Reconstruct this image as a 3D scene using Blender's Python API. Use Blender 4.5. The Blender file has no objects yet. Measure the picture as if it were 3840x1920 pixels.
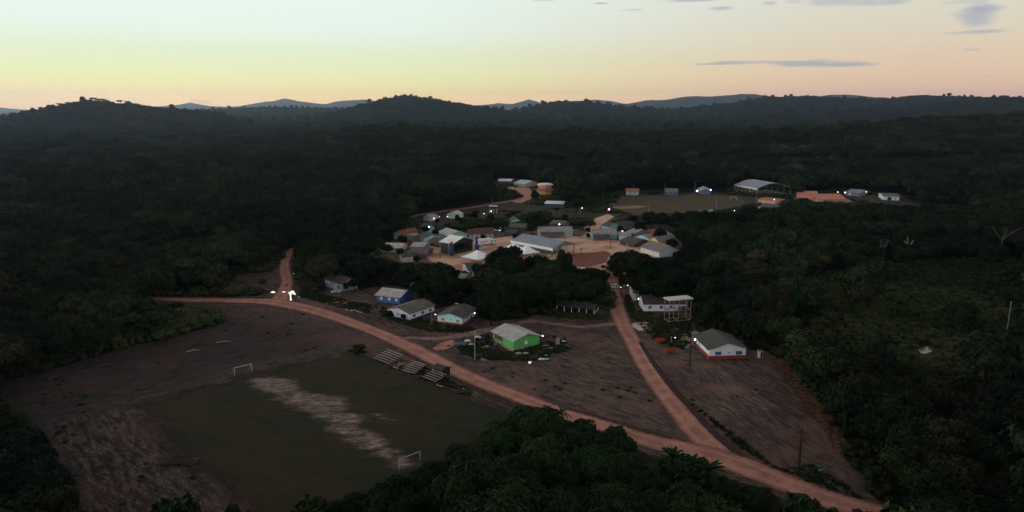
import bpy, math, random
import numpy as np
from mathutils import Vector

# ------------------------------------------------------------------ camera, sky, sun, exposure
SC = bpy.context.scene
C = SC.collection
FPX, HZ, CAMH = 2700.0, 405.0, 75.0          # focal length and horizon row at 3840 x 1920, camera height in metres
PITCH = math.atan((960 - HZ) / FPX)
CP, SP = math.cos(PITCH), math.sin(PITCH)
cam = bpy.data.cameras.new('camera'); co = bpy.data.objects.new('camera', cam); C.objects.link(co)
co.location = (0, 0, CAMH); co.rotation_euler = (math.pi / 2 - PITCH, 0, 0)
cam.sensor_width = 36; cam.lens = 36 * FPX / 3840; cam.clip_start = 0.5; cam.clip_end = 40000
SC.camera = co
SC.render.resolution_x, SC.render.resolution_y = 1024, 512
SC.view_settings.view_transform = 'Standard'; SC.view_settings.look = 'None'
SC.view_settings.exposure = 0.0; SC.view_settings.gamma = 1
SC.cycles.use_denoising = True; SC.cycles.use_adaptive_sampling = False
SC.cycles.max_bounces = 5; SC.cycles.diffuse_bounces = 2; SC.cycles.glossy_bounces = 2
SC.cycles.transparent_max_bounces = 12; SC.cycles.volume_bounces = 0; SC.cycles.transmission_bounces = 2

def lin(c):
    return tuple(((v / 255) / 12.92 if v / 255 <= 0.04045 else ((v / 255 + 0.055) / 1.055) ** 2.4) for v in c)

def direction(px, py):
    u, v = (px - 1920) / FPX, (py - 960) / FPX
    d = Vector((u, CP - v * SP, -SP - v * CP)); d.normalize(); return d

world = bpy.data.worlds.new('World'); SC.world = world; world.use_nodes = True
wt = world.node_tree; wt.nodes.clear(); WN, WL = wt.nodes.new, wt.links.new

def wmath(op, a, b=None, c=None, clamp=False):
    n = WN('ShaderNodeMath'); n.operation = op; n.use_clamp = clamp
    for i, v in enumerate((a, b, c)):
        if v is None: continue
        if isinstance(v, (int, float)): n.inputs[i].default_value = v
        else: WL(v, n.inputs[i])
    return n.outputs[0]

def wramp(fac, stops):
    n = WN('ShaderNodeValToRGB'); e = n.color_ramp.elements
    while len(e) > 1: e.remove(e[-1])
    for i, (z, c) in enumerate(stops):
        k = e[0] if i == 0 else e.new(min(1, math.sqrt(z)))
        k.position = min(1, math.sqrt(z)); k.color = (*c, 1)
    WL(fac, n.inputs[0]); return n.outputs[0]

def wmix(f, a, b):
    n = WN('ShaderNodeMix'); n.data_type = 'RGBA'
    for s, v in ((n.inputs[0], f), (n.inputs[6], a), (n.inputs[7], b)):
        if isinstance(v, (int, float)): s.default_value = v
        elif isinstance(v, tuple): s.default_value = (*v, 1)
        else: WL(v, s)
    return n.outputs[2]

def wsmooth(v, lo, hi):
    n = WN('ShaderNodeMapRange'); n.interpolation_type = 'SMOOTHSTEP'; WL(v, n.inputs[0])
    n.inputs[1].default_value = lo; n.inputs[2].default_value = hi; return n.outputs[0]

tc = WN('ShaderNodeTexCoord'); sx = WN('ShaderNodeSeparateXYZ'); WL(tc.outputs['Generated'], sx.inputs[0])
X, Y, Z = sx.outputs
zp = wmath('MAXIMUM', Z, 0.0)
pz = wmath('SQRT', zp)
G = 1.0
SKYK = 1.12     # glow of the band of sky near the horizon
def lk(c, k=SKYK): return tuple(v * k for v in lin(c))
rampL = wramp(pz, [(0, lk((255, 203, 160), 1.5)), (.012, lk((254, 216, 150), 1.46)), (.022, lk((250, 230, 152), 1.32)), (.04, lk((236, 235, 170), 1.22)), (.07, lk((228, 238, 202))),
                   (.10, lk((228, 241, 228))), (.15, lk((227, 242, 233))), (.28, (1.25, 1.25, 1.05)), (.55, (.50, .49, .44)), (1, (.16, .165, .17))])
rampR = wramp(pz, [(0, lk((240, 182, 163), 1.42)), (.012, lk((238, 187, 158), 1.36)), (.03, lk((234, 193, 160), 1.22)), (.06, lk((228, 203, 172))), (.10, lk((218, 209, 187))),
                   (.15, lk((214, 214, 199))), (.28, (.85, .80, .74)), (.55, (.42, .41, .39)), (1, (.16, .165, .17))])
rampB = wramp(pz, [(0, (.60, .60, .66)), (.06, (.85, .80, .84)), (.2, (1.02, .99, 1.02)), (.4, (.78, .76, .76)), (.7, (.26, .26, .28)), (1, (.16, .165, .17))])
sky = wmix(wsmooth(X, -.25, .50), rampL, rampR)
sky = wmix(wsmooth(Y, .45, -.25), sky, rampB)
west = wmath('MULTIPLY', wmath('MULTIPLY', wsmooth(X, -.60, -.95), wsmooth(Z, .5, .1)), .9)   # the brightest sky lies west, outside the frame
sky = wmix(west, sky, (4.2, 4.3, 3.9))
# a handful of small dusk clouds, as directions in the sky
az = wmath('ARCTAN2', X, Y); el = wmath('ARCSINE', Z)
cn = WN('ShaderNodeTexNoise'); cmap = WN('ShaderNodeMapping'); WL(tc.outputs['Generated'], cmap.inputs[0])
cmap.inputs['Scale'].default_value = (24, 24, 70); WL(cmap.outputs[0], cn.inputs['Vector']); cn.inputs['Scale'].default_value = 1.0
cn.inputs['Detail'].default_value = 8
noise_off = wmath('MULTIPLY', wmath('SUBTRACT', cn.outputs[0], 0.5), 2.6)
for (cx, cy, rw, rh, op) in [(1780, 161, 46, 3, .75), (1880, 157, 78, 5, .8), (2045, 160, 92, 7, .85), (2135, 163, 62, 5, .8), (2075, 150, 30, 2, .4),
                             (2452, 40, 40, 24, .8), (2478, 22, 34, 9, .6), (2466, 80, 56, 5, .8), (1812, 21, 30, 5, .8), (1735, 1, 64, 4, .75),
                             (1512, 8, 17, 3, .7), (1590, 25, 32, 2.5, .5), (2130, 3, 105, 10, .7), (2215, 6, 58, 9, .7), (2425, 4, 52, 7, .55),
                             (1940, 8, 20, 5, .7), (1995, 4, 22, 5, .6), (2445, 125, 20, 3, .4), (2478, 192, 34, 1.6, .3), (510, 257, 34, 7, .35), (1370, 1, 30, 2, .5)]:
    d = direction(cx * 1.4907, cy * 1.4907)
    a0, e0 = math.atan2(d.x, d.y), math.asin(d.z)
    wa, we = rw * 1.4907 / FPX, rh * 1.4907 / FPX
    dx = wmath('MULTIPLY', wmath('SUBTRACT', az, a0), 1 / wa); dy = wmath('MULTIPLY', wmath('SUBTRACT', el, e0), 1 / we)
    r2 = wmath('ADD', wmath('MULTIPLY', dx, dx), wmath('MULTIPLY', dy, dy))
    m = wsmooth(wmath('ADD', r2, noise_off), 1.5, -.35)
    cc = lk((160, 166, 182)) if cy < 240 else lk((236, 192, 180))
    sky = wmix(wmath('MULTIPLY', m, op), sky, cc)
# below the horizon: dim ground bounce
sky = wmix(wsmooth(Z, -.004, -.03), sky, (.03, .025, .025))
bg = WN('ShaderNodeBackground'); WL(sky, bg.inputs[0]); bg.inputs[1].default_value = 1.0
wo = WN('ShaderNodeOutputWorld'); WL(bg.outputs[0], wo.inputs[0])
world.cycles.sampling_method = 'MANUAL'; world.cycles.sample_map_resolution = 512

sun = bpy.data.lights.new('sun', 'SUN'); so = bpy.data.objects.new('sun', sun); C.objects.link(so)
sun.energy = 0.12; sun.angle = math.radians(12); sun.color = (1, .62, .38)
so.rotation_euler = (math.radians(87), 0, math.radians(180 - 26 + 180 - 180))   # low in the left of the sunset glow, shining towards the camera
so.rotation_euler = Vector((math.sin(math.radians(-26)), math.cos(math.radians(-26)), math.sin(math.radians(2.5)))).to_track_quat('Z', 'Y').to_euler()

# ------------------------------------------------------------------ helpers
def gp(px, py, z=0.0):
    "the point at height z seen at a pixel of the 3840 x 1920 photograph"
    u, v = (px - 1920) / FPX, (py - 960) / FPX
    t = (CAMH - z) / (SP + v * CP)
    return Vector((u * t, (CP - v * SP) * t, z))

def project(x, y, z):
    dep = y * CP - (z - CAMH) * SP; up = y * SP + (z - CAMH) * CP
    dep = np.maximum(dep, 1.0)
    return 1920 + FPX * x / dep, 960 - FPX * up / dep

VS = 1.4907   # view pixels (2576 wide) to photograph pixels
def vw(*pts): return [(x * VS, y * VS) for x, y in pts]

def tag(o, label=None, cat=None, group=None, kind=None):
    if label: o['label'] = label
    if cat: o['category'] = cat
    if group: o['group'] = group
    if kind: o['kind'] = kind
    return o

def thing(name, label, cat, loc, group=None):
    o = bpy.data.objects.new(name, None); C.objects.link(o); o.location = loc; o.empty_display_size = 1
    return tag(o, label, cat, group)

class MB:
    def __init__(s): s.v = []; s.f = []; s.sm = False
    def add(s, vs, fs):
        n = len(s.v); s.v += [tuple(p) for p in vs]; s.f += [[i + n for i in f] for f in fs]; return s
    def box(s, o, a, b, c):
        "box from corner o with edge vectors a, b, c"
        o, a, b, c = map(Vector, (o, a, b, c))
        return s.add([o, o + a, o + a + b, o + b, o + c, o + a + c, o + a + b + c, o + b + c],
                     [(0, 3, 2, 1), (4, 5, 6, 7), (0, 1, 5, 4), (1, 2, 6, 5), (2, 3, 7, 6), (3, 0, 4, 7)])
    def bar(s, p, q, w, h=None):
        p, q = Vector(p), Vector(q); d = q - p; h = h or w
        side = d.cross(Vector((0, 0, 1)));
        if side.length < 1e-4: side = Vector((1, 0, 0))
        side.normalize(); up = side.cross(d).normalized()
        return s.box(p - side * w / 2 - up * h / 2, d, side * w, up * h)
    def tube(s, pts, rad, n=7, cap=True):
        rings = []; pts = [Vector(p) for p in pts]
        for i, p in enumerate(pts):
            d = (pts[min(i + 1, len(pts) - 1)] - pts[max(i - 1, 0)]).normalized()
            a = d.cross(Vector((0.3, 0.9, 0.1))).normalized(); b = d.cross(a)
            r = rad[i] if isinstance(rad, (list, tuple)) else rad
            rings.append([p + (a * math.cos(t) + b * math.sin(t)) * r for t in (2 * math.pi * k / n for k in range(n))])
        vs = [q for r in rings for q in r]; fs = []
        for i in range(len(pts) - 1):
            for k in range(n): fs.append((i * n + k, i * n + (k + 1) % n, (i + 1) * n + (k + 1) % n, (i + 1) * n + k))
        if cap: fs += [list(range(n))[::-1], [(len(pts) - 1) * n + k for k in range(n)]]
        return s.add(vs, fs)
    def lathe(s, c, prof, n=12):
        c = Vector(c); m = len(prof)
        vs = [c + Vector((r * math.cos(2 * math.pi * k / n), r * math.sin(2 * math.pi * k / n), z)) for r, z in prof for k in range(n)]
        fs = [(i * n + k, i * n + (k + 1) % n, (i + 1) * n + (k + 1) % n, (i + 1) * n + k) for i in range(m - 1) for k in range(n)]
        return s.add(vs, fs)
    def prism(s, prof, o, ex, ey, L):
        "extrude profile (points (p, z)) lying along ex by L along ey"
        n = len(prof); o = Vector(o); ez = Vector((0, 0, 1))
        vs = [o + ex * p + ez * z for p, z in prof] + [o + ex * p + ez * z + ey * L for p, z in prof]
        fs = [list(range(n)), list(range(2 * n - 1, n - 1, -1))] + [(i, (i + 1) % n, n + (i + 1) % n, n + i) for i in range(n)]
        return s.add(vs, fs)
    def build(s, name, mat, parent=None, smooth=False):
        me = bpy.data.meshes.new(name)
        off = Vector((0, 0, 0)); p = parent
        while p is not None: off += Vector(p.location); p = p.parent
        me.from_pydata([tuple(Vector(v) - off) for v in s.v], [], s.f)
        if smooth: me.shade_smooth()
        if mat: me.materials.append(mat)
        o = bpy.data.objects.new(name, me); C.objects.link(o)
        if parent is not None: o.parent = parent
        return o

def np_mesh(name, verts, quads=None, tris=None, mat=None, smooth=False, attrs=None):
    me = bpy.data.meshes.new(name); verts = np.asarray(verts, dtype=np.float32)
    nq = 0 if quads is None else len(quads); nt = 0 if tris is None else len(tris)
    me.vertices.add(len(verts)); me.vertices.foreach_set('co', verts.ravel())
    loops = np.concatenate([x for x in ((np.asarray(quads, dtype=np.int32).ravel() if nq else None), (np.asarray(tris, dtype=np.int32).ravel() if nt else None)) if x is not None]) if (nq or nt) else np.zeros(0, dtype=np.int32)
    me.loops.add(len(loops)); me.polygons.add(nq + nt)
    if len(loops):
        me.loops.foreach_set('vertex_index', loops)
        st = np.concatenate([np.arange(nq) * 4, nq * 4 + np.arange(nt) * 3]).astype(np.int32)
        me.polygons.foreach_set('loop_start', st)
    for k, (typ, arr) in (attrs or {}).items():
        at = me.attributes.new(k, typ, 'POINT')
        at.data.foreach_set('vector' if typ == 'FLOAT_VECTOR' else 'value', np.asarray(arr).ravel())
    me.update(calc_edges=True); me.validate()
    if smooth: me.shade_smooth()
    if mat: me.materials.append(mat)
    return me

def link(name, me, parent=None):
    o = bpy.data.objects.new(name, me); C.objects.link(o)
    if parent is not None: o.parent = parent
    return o

# numpy value noise
_rs = np.random.RandomState(7); _tab = _rs.rand(256, 256)
def vnoise(x, y):
    xi = np.floor(x).astype(int); yi = np.floor(y).astype(int); fx = x - xi; fy = y - yi
    fx = fx * fx * (3 - 2 * fx); fy = fy * fy * (3 - 2 * fy)
    t = lambda a, b: _tab[a % 256, b % 256]
    return (t(xi, yi) * (1 - fx) + t(xi + 1, yi) * fx) * (1 - fy) + (t(xi, yi + 1) * (1 - fx) + t(xi + 1, yi + 1) * fx) * fy
def fbm(x, y, o=4):
    s = 0; a = .5
    for i in range(o): s = s + a * vnoise(x + 17.3 * i, y - 9.1 * i); x = x * 2.03; y = y * 2.03; a *= .5
    return s

def inside(px, py, poly):
    px = np.asarray(px); py = np.asarray(py); r = np.zeros(px.shape, bool); n = len(poly)
    for i in range(n):
        x1, y1 = poly[i]; x2, y2 = poly[(i + 1) % n]
        if y1 == y2: continue
        c = (py > min(y1, y2)) & (py <= max(y1, y2)) & (px < (x2 - x1) * (py - y1) / (y2 - y1) + x1)
        r ^= c
    return r
def edge_dist(x, y, poly):
    d = np.full(np.shape(x), 1e9); n = len(poly)
    for i in range(n):
        x1, y1 = poly[i]; x2, y2 = poly[(i + 1) % n]; dx, dy = x2 - x1, y2 - y1; L = dx * dx + dy * dy + 1e-9
        t = np.clip(((x - x1) * dx + (y - y1) * dy) / L, 0, 1)
        d = np.minimum(d, np.hypot(x - x1 - t * dx, y - y1 - t * dy))
    return d
def ground_poly(pts): return [tuple(gp(*p)[:2]) for p in pts]
def soft(x, y, poly, w):
    "1 inside the ground polygon, 0 outside, over w metres"
    s = np.where(inside(x, y, poly), 1, -1) * edge_dist(x, y, poly)
    return np.clip(.5 + s / w, 0, 1)

# ------------------------------------------------------------------ materials
def mat_new(name):
    m = bpy.data.materials.new(name); m.use_nodes = True; t = m.node_tree
    return m, t, t.nodes['Principled BSDF'], t.nodes.new, t.links.new
def N(t, typ, **kw):
    n = t.nodes.new(typ)
    for k, v in kw.items():
        if k in n.inputs: n.inputs[k].default_value = v
        else: setattr(n, k, v)
    return n
def mixc(t, f, a, b, blend='MIX'):
    n = t.nodes.new('ShaderNodeMix'); n.data_type = 'RGBA'; n.blend_type = blend
    for s, v in ((n.inputs[0], f), (n.inputs[6], a), (n.inputs[7], b)):
        if isinstance(v, (int, float)): s.default_value = v
        elif isinstance(v, tuple): s.default_value = (*v[:3], 1)
        else: t.links.new(v, s)
    return n.outputs[2]
def mth(t, op, a, b=None, clamp=False):
    n = t.nodes.new('ShaderNodeMath'); n.operation = op; n.use_clamp = clamp
    for i, v in enumerate((a, b)):
        if v is None: continue
        if isinstance(v, (int, float)): n.inputs[i].default_value = v
        else: t.links.new(v, n.inputs[i])
    return n.outputs[0]
def rng(t, v, lo, hi, a=0.0, b=1.0):
    n = t.nodes.new('ShaderNodeMapRange'); n.interpolation_type = 'SMOOTHSTEP'; t.links.new(v, n.inputs[0])
    n.inputs[1].default_value = lo; n.inputs[2].default_value = hi; n.inputs[3].default_value = a; n.inputs[4].default_value = b
    return n.outputs[0]
def noi(t, vec, scale, detail=4, rough=.55, stretch=None, rot=0):
    if stretch is not None or rot:
        mp = t.nodes.new('ShaderNodeMapping'); t.links.new(vec, mp.inputs[0])
        mp.vector_type = 'TEXTURE'
        mp.inputs['Rotation'].default_value = (0, 0, rot)
        if stretch: mp.inputs['Scale'].default_value = stretch
        vec = mp.outputs[0]
    n = t.nodes.new('ShaderNodeTexNoise'); t.links.new(vec, n.inputs['Vector'])
    n.inputs['Scale'].default_value = scale; n.inputs['Detail'].default_value = detail; n.inputs['Roughness'].default_value = rough
    return n.outputs[0]
_mc = {}
def mat(name, c, c2=None, scale=.6, rough=.8, metal=0, stain=.35, spec=.3):
    "painted or weathered surface: base colour, second colour in patches, fine grime"
    if name in _mc: return _mc[name]
    m, t, p, nn, ll = mat_new(name)
    o = nn('ShaderNodeTexCoord').outputs['Object']
    c2 = c2 or tuple(v * .72 for v in c)
    f = rng(t, noi(t, o, scale, 5, .6), .38, .68)
    col = mixc(t, mth(t, 'MULTIPLY', f, stain * 1.6, True), c, c2)
    g = rng(t, noi(t, o, scale * 6, 3, .7, (1, 1, 4)), .5, .8)
    col = mixc(t, mth(t, 'MULTIPLY', g, stain * .5), col, tuple(v * .5 for v in c2))
    ll(col, p.inputs['Base Color']); p.inputs['Roughness'].default_value = rough; p.inputs['Metallic'].default_value = metal
    p.inputs['Specular IOR Level'].default_value = spec
    _mc[name] = m; return m
def roofmat(name, c, c2, ribs=1.1, rough=.75, spec=.3):
    "corrugated or tiled roof sheet with weathering and laps between the sheets"
    if name in _mc: return _mc[name]
    m, t, p, nn, ll = mat_new(name)
    o = nn('ShaderNodeTexCoord').outputs['Object']
    f = rng(t, noi(t, o, .35, 6, .65), .35, .7)
    col = mixc(t, f, c, c2)
    st = rng(t, noi(t, o, 1.2, 3, .6, (1, 1, 5)), .5, .75)
    col = mixc(t, mth(t, 'MULTIPLY', st, .35), col, tuple(v * .45 for v in c2))
    br = nn('ShaderNodeTexBrick'); ll(o, br.inputs[0]); br.inputs['Scale'].default_value = 1.0
    br.inputs['Brick Width'].default_value = ribs; br.inputs['Row Height'].default_value = 1.7; br.inputs['Mortar Size'].default_value = .05
    br.inputs['Color1'].default_value = (1, 1, 1, 1); br.inputs['Color2'].default_value = (.82, .82, .82, 1); br.inputs['Mortar'].default_value = (.6, .6, .6, 1)
    col = mixc(t, .8, col, br.outputs[0], 'MULTIPLY')
    ll(col, p.inputs['Base Color']); p.inputs['Roughness'].default_value = rough; p.inputs['Specular IOR Level'].default_value = spec
    _mc[name] = m; return m
def glow(name, c, k):
    if name in _mc: return _mc[name]
    m, t, p, nn, ll = mat_new(name)
    p.inputs['Base Color'].default_value = (.8, .8, .8, 1); p.inputs['Emission Color'].default_value = (*c, 1); p.inputs['Emission Strength'].default_value = k
    _mc[name] = m; return m

FK = .50   # leaves at dusk: deep greens
def foliage(name, cols, fk=1.0, clump=.5, transl=0.0):
    "leaves: each plant gets its own tone, and leaf clumps differ in colour"
    m, t, p, nn, ll = mat_new(name)
    rnd = nn('ShaderNodeObjectInfo').outputs['Random']
    r = nn('ShaderNodeValToRGB'); ll(rnd, r.inputs[0]); e = r.color_ramp.elements; r.color_ramp.interpolation = 'LINEAR'
    while len(e) > 1: e.remove(e[-1])
    for i, c in enumerate(cols):
        k = e[0] if i == 0 else e.new(i / (len(cols) - 1))
        k.position = i / (len(cols) - 1); k.color = (*c, 1)
    o = nn('ShaderNodeTexCoord').outputs['Object']
    f = rng(t, noi(t, o, clump, 3, .6), .35, .65)
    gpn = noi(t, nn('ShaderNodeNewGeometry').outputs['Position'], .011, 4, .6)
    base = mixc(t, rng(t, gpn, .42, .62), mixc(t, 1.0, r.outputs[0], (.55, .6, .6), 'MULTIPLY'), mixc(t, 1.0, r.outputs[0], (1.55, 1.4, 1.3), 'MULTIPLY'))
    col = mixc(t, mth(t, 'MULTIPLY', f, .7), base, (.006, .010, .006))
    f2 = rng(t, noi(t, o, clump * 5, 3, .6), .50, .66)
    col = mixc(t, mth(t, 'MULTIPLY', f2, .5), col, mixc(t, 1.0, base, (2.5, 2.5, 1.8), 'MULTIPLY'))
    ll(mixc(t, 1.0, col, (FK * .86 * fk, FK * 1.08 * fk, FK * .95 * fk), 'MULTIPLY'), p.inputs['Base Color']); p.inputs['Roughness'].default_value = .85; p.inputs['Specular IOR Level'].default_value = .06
    return m
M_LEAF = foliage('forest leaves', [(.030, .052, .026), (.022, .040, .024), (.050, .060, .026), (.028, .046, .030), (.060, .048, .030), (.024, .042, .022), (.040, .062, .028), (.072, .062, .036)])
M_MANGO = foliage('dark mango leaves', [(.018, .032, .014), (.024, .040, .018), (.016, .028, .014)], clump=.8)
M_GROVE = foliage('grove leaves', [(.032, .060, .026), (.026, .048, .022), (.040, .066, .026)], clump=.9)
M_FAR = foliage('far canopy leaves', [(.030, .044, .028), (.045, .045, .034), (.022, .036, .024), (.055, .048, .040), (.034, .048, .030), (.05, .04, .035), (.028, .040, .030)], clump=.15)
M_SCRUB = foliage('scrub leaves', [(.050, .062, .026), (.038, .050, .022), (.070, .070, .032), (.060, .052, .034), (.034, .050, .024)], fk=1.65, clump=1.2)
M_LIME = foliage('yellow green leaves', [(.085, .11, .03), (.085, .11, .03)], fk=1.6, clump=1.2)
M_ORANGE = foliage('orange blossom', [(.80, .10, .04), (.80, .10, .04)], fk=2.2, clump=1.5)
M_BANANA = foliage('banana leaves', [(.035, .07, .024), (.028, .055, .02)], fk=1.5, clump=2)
M_BARK = mat('grey bark', (.018, .016, .014), (.01, .01, .009), 1.2, spec=.05)
M_PALEBARK = mat('pale bark', (.34, .32, .28), (.18, .17, .15), 1.2)

# ------------------------------------------------------------------ terrain
def pxof(x, y): return project(x, y, 0 * x)[0]
def azpx(x, y): return 1920 + FPX * (x / np.maximum(y, 1)) / .979
RIDGES = [  # distance, depth sigma, crown height above it, profile in view pixels (x, y of the skyline)
    (1250, 260, 19, [(500, 372), (640, 345), (800, 335), (920, 322), (1000, 313), (1130, 317), (1300, 318), (1500, 327), (1750, 328), (2000, 318), (2150, 305), (2300, 296), (2450, 288), (2700, 284)]),
    (2600, 330, 26, [(-300, 310), (0, 294), (35, 284), (70, 272), (130, 261), (200, 250), (240, 246), (300, 252), (380, 262), (450, 267), (520, 274), (570, 284), (620, 300), (700, 315)]),
    (3700, 380, 20, [(800, 292), (870, 272), (930, 257), (980, 244), (1030, 240), (1080, 246), (1130, 256), (1200, 265), (1280, 276), (1340, 285)]),
    (3300, 420, 24, [(1900, 285), (2150, 272), (2300, 262), (2400, 252), (2480, 243), (2576, 243), (2800, 250)]),
    (4500, 400, 24, [(1250, 285), (1300, 272), (1350, 262), (1400, 252), (1480, 253), (1530, 262), (1700, 272), (1850, 256), (1930, 243), (1990, 239), (2060, 241), (2150, 247), (2220, 247), (2290, 240), (2330, 238), (2420, 240), (2600, 250)]),
    (10500, 800, 6, [(1450, 272), (1550, 262), (1600, 254), (1680, 249), (1760, 243), (1850, 238), (1910, 240), (2000, 250), (2060, 240), (2130, 238), (2200, 242), (2280, 252)]),
    (5000, 350, 22, [(420, 280), (500, 274), (560, 271), (640, 268), (700, 267), (760, 270), (830, 270), (900, 273), (1000, 276), (1300, 279)]),
    (15500, 1000, 0, [(-200, 273), (0, 270), (60, 276), (440, 266), (480, 259), (520, 266), (590, 269), (640, 262), (680, 254), (720, 250), (760, 258), (820, 264), (860, 255), (900, 250), (940, 256), (1000, 266), (1200, 264), (1250, 260), (1290, 262), (1330, 253), (1370, 260), (1500, 252), (1540, 256), (1600, 266)])]
def terrain(x, y):
    x = np.asarray(x, float); y = np.asarray(y, float)
    ap = azpx(x, y) / VS
    h = np.clip((y - 850) / 400, 0, 1) * (fbm(x / 260, y / 260, 3) - .45) * 14
    h = np.where(y > 850, np.maximum(h, 0), 0)
    for k, (D, sg, th, prof) in enumerate(RIDGES):
        xs = [p[0] for p in prof]; ys = [CAMH + (271.7 - p[1]) * VS / FPX * D - th for p in prof]
        cr = np.interp(ap, xs, ys)
        fade = np.clip((ap - xs[0] + 90) / 90, 0, 1) * np.clip((xs[-1] + 90 - ap) / 90, 0, 1)
        cr = np.maximum(cr, 0) * fade
        cr = cr * (1 + .40 * (fbm(x / 420, y / 900 + 5 * k, 5) - .5) + .10 * (fbm(x / 130, y / 900, 3) - .5)) if D > 5000 else cr * (1 + .12 * (fbm(x / 130, y / 130 + 5 * k, 4) - .5))
        b = np.exp(-((y - D) / sg) ** 2)
        h = np.maximum(h, cr * b * np.clip((y - 790) / 160, 0, 1))
    return h

def axis(segs):
    out = [segs[0][0]]
    for a, b, s in segs: n = max(1, int(round((b - a) / s))); out += list(np.linspace(a, b, n + 1)[1:])
    return np.array(out)
GX = axis([(-13500, -4000, 90), (-4000, -1200, 60), (-1200, -450, 14), (-450, -170, 3), (-170, 170, 1.15), (170, 450, 3), (450, 1200, 14), (1200, 4000, 60), (4000, 13500, 130)])
GY = axis([(-400, 60, 40), (60, 95, 6), (95, 330, 1.15), (330, 780, 2.6), (780, 1800, 12), (1800, 5200, 40), (5200, 17500, 110)])
gx, gy = np.meshgrid(GX, GY); gxf, gyf = gx.ravel(), gy.ravel()
gz = terrain(gxf, gyf)

CLEAR = vw((0, 962), (60, 948), (150, 925), (300, 878), (420, 850), (540, 818), (556, 800), (520, 778), (400, 765), (372, 755), (372, 745), (520, 746), (640, 744), (690, 736),
           (600, 712), (590, 690), (680, 684), (700, 660), (715, 628), (738, 625), (742, 650), (745, 700), (760, 730), (790, 737), (815, 734), (815, 697), (868, 702), (905, 728), (945, 722),
           (985, 718), (1048, 727), (1050, 748), (1085, 755), (1095, 778), (1155, 763), (1195, 772), (1212, 800), (1240, 808), (1330, 800), (1345, 792), (1398, 794), (1398, 760), (1515, 768),
           (1530, 790), (1540, 780), (1534, 740), (1530, 690), (1548, 688), (1555, 718), (1580, 715), (1588, 728), (1690, 738), (1738, 738), (1742, 790), (1752, 838), (1800, 832), (1872, 858), (1876, 880), (1920, 880),
           (1962, 905), (1985, 925), (2000, 960), (2060, 1010), (2080, 1060), (2110, 1100), (2130, 1160), (2170, 1200), (2190, 1240), (2250, 1290), (2110, 1290), (1990, 1268), (1930, 1232), (1850, 1208),
           (1800, 1195), (1775, 1165), (1700, 1150), (1650, 1150), (1600, 1130), (1590, 1100), (1500, 1065), (1440, 1035), (1350, 1024), (1290, 1042), (1255, 1075), (1200, 1110), (1100, 1165), (1000, 1205),
           (880, 1245), (790, 1290), (215, 1290), (175, 1220), (120, 1100), (60, 1040), (0, 1036))
VILLAGE = vw((945, 612), (1000, 606), (985, 594), (1050, 580), (1065, 568), (1095, 566), (1130, 578), (1175, 575), (1232, 568), (1262, 572), (1350, 568), (1378, 560), (1450, 565), (1480, 572), (1505, 560), (1560, 570),
             (1640, 580), (1715, 600), (1718, 625), (1690, 645), (1660, 642), (1640, 625), (1575, 628), (1540, 640), (1530, 655), (1530, 670), (1535, 690), (1528, 690), (1520, 672), (1480, 668), (1450, 655), (1400, 652),
             (1385, 642), (1350, 640), (1300, 628), (1260, 632), (1215, 648), (1212, 690), (1182, 696), (1165, 672), (1148, 652), (1100, 648), (1065, 656), (1010, 655), (985, 640), (945, 640))
BACK = vw((1050, 541), (1170, 517), (1290, 498), (1308, 490), (1298, 478), (1236, 464), (1250, 450), (1330, 452), (1350, 468), (1390, 465), (1395, 490), (1425, 505), (1500, 512), (1515, 492), (1550, 480), (1660, 478), (1760, 474),
          (1840, 488), (1842, 465), (1880, 459), (1962, 472), (1975, 486), (2010, 488), (2100, 478), (2180, 478), (2220, 488), (2280, 492), (2290, 510), (2440, 518), (2430, 526), (2290, 520), (2200, 512), (2060, 507), (2000, 500),
          (1975, 505), (1950, 530), (1905, 524), (1850, 520), (1790, 536), (1740, 532), (1700, 538), (1620, 538), (1560, 548), (1540, 562), (1500, 560), (1480, 545), (1440, 548), (1385, 548), (1378, 528), (1340, 532), (1290, 545), (1240, 548),
          (1170, 552), (1110, 572), (1062, 562), (1030, 548))
SCRUB = vw((1985, 740), (2080, 690), (2300, 660), (2600, 655), (2620, 985), (2400, 960), (2200, 905), (2060, 850), (2000, 790))
SCRUB2 = vw((2080, 505), (2290, 525), (2300, 545), (2200, 560), (2100, 545))
SCRUB3 = vw((560, 700), (420, 720), (120, 800), (60, 900), (300, 870), (540, 812), (555, 790), (500, 770), (640, 735))
OPEN = [CLEAR, VILLAGE, BACK]

FIELD = vw((345, 1017), (610, 948), (875, 884), (960, 905), (1100, 962), (1288, 1044), (1270, 1075), (1100, 1180), (960, 1225), (850, 1290), (700, 1400), (640, 1290), (500, 1180), (440, 1130))
clr = soft(gxf, gyf, ground_poly([(x, y) for x, y in CLEAR]), 3.0)
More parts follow.
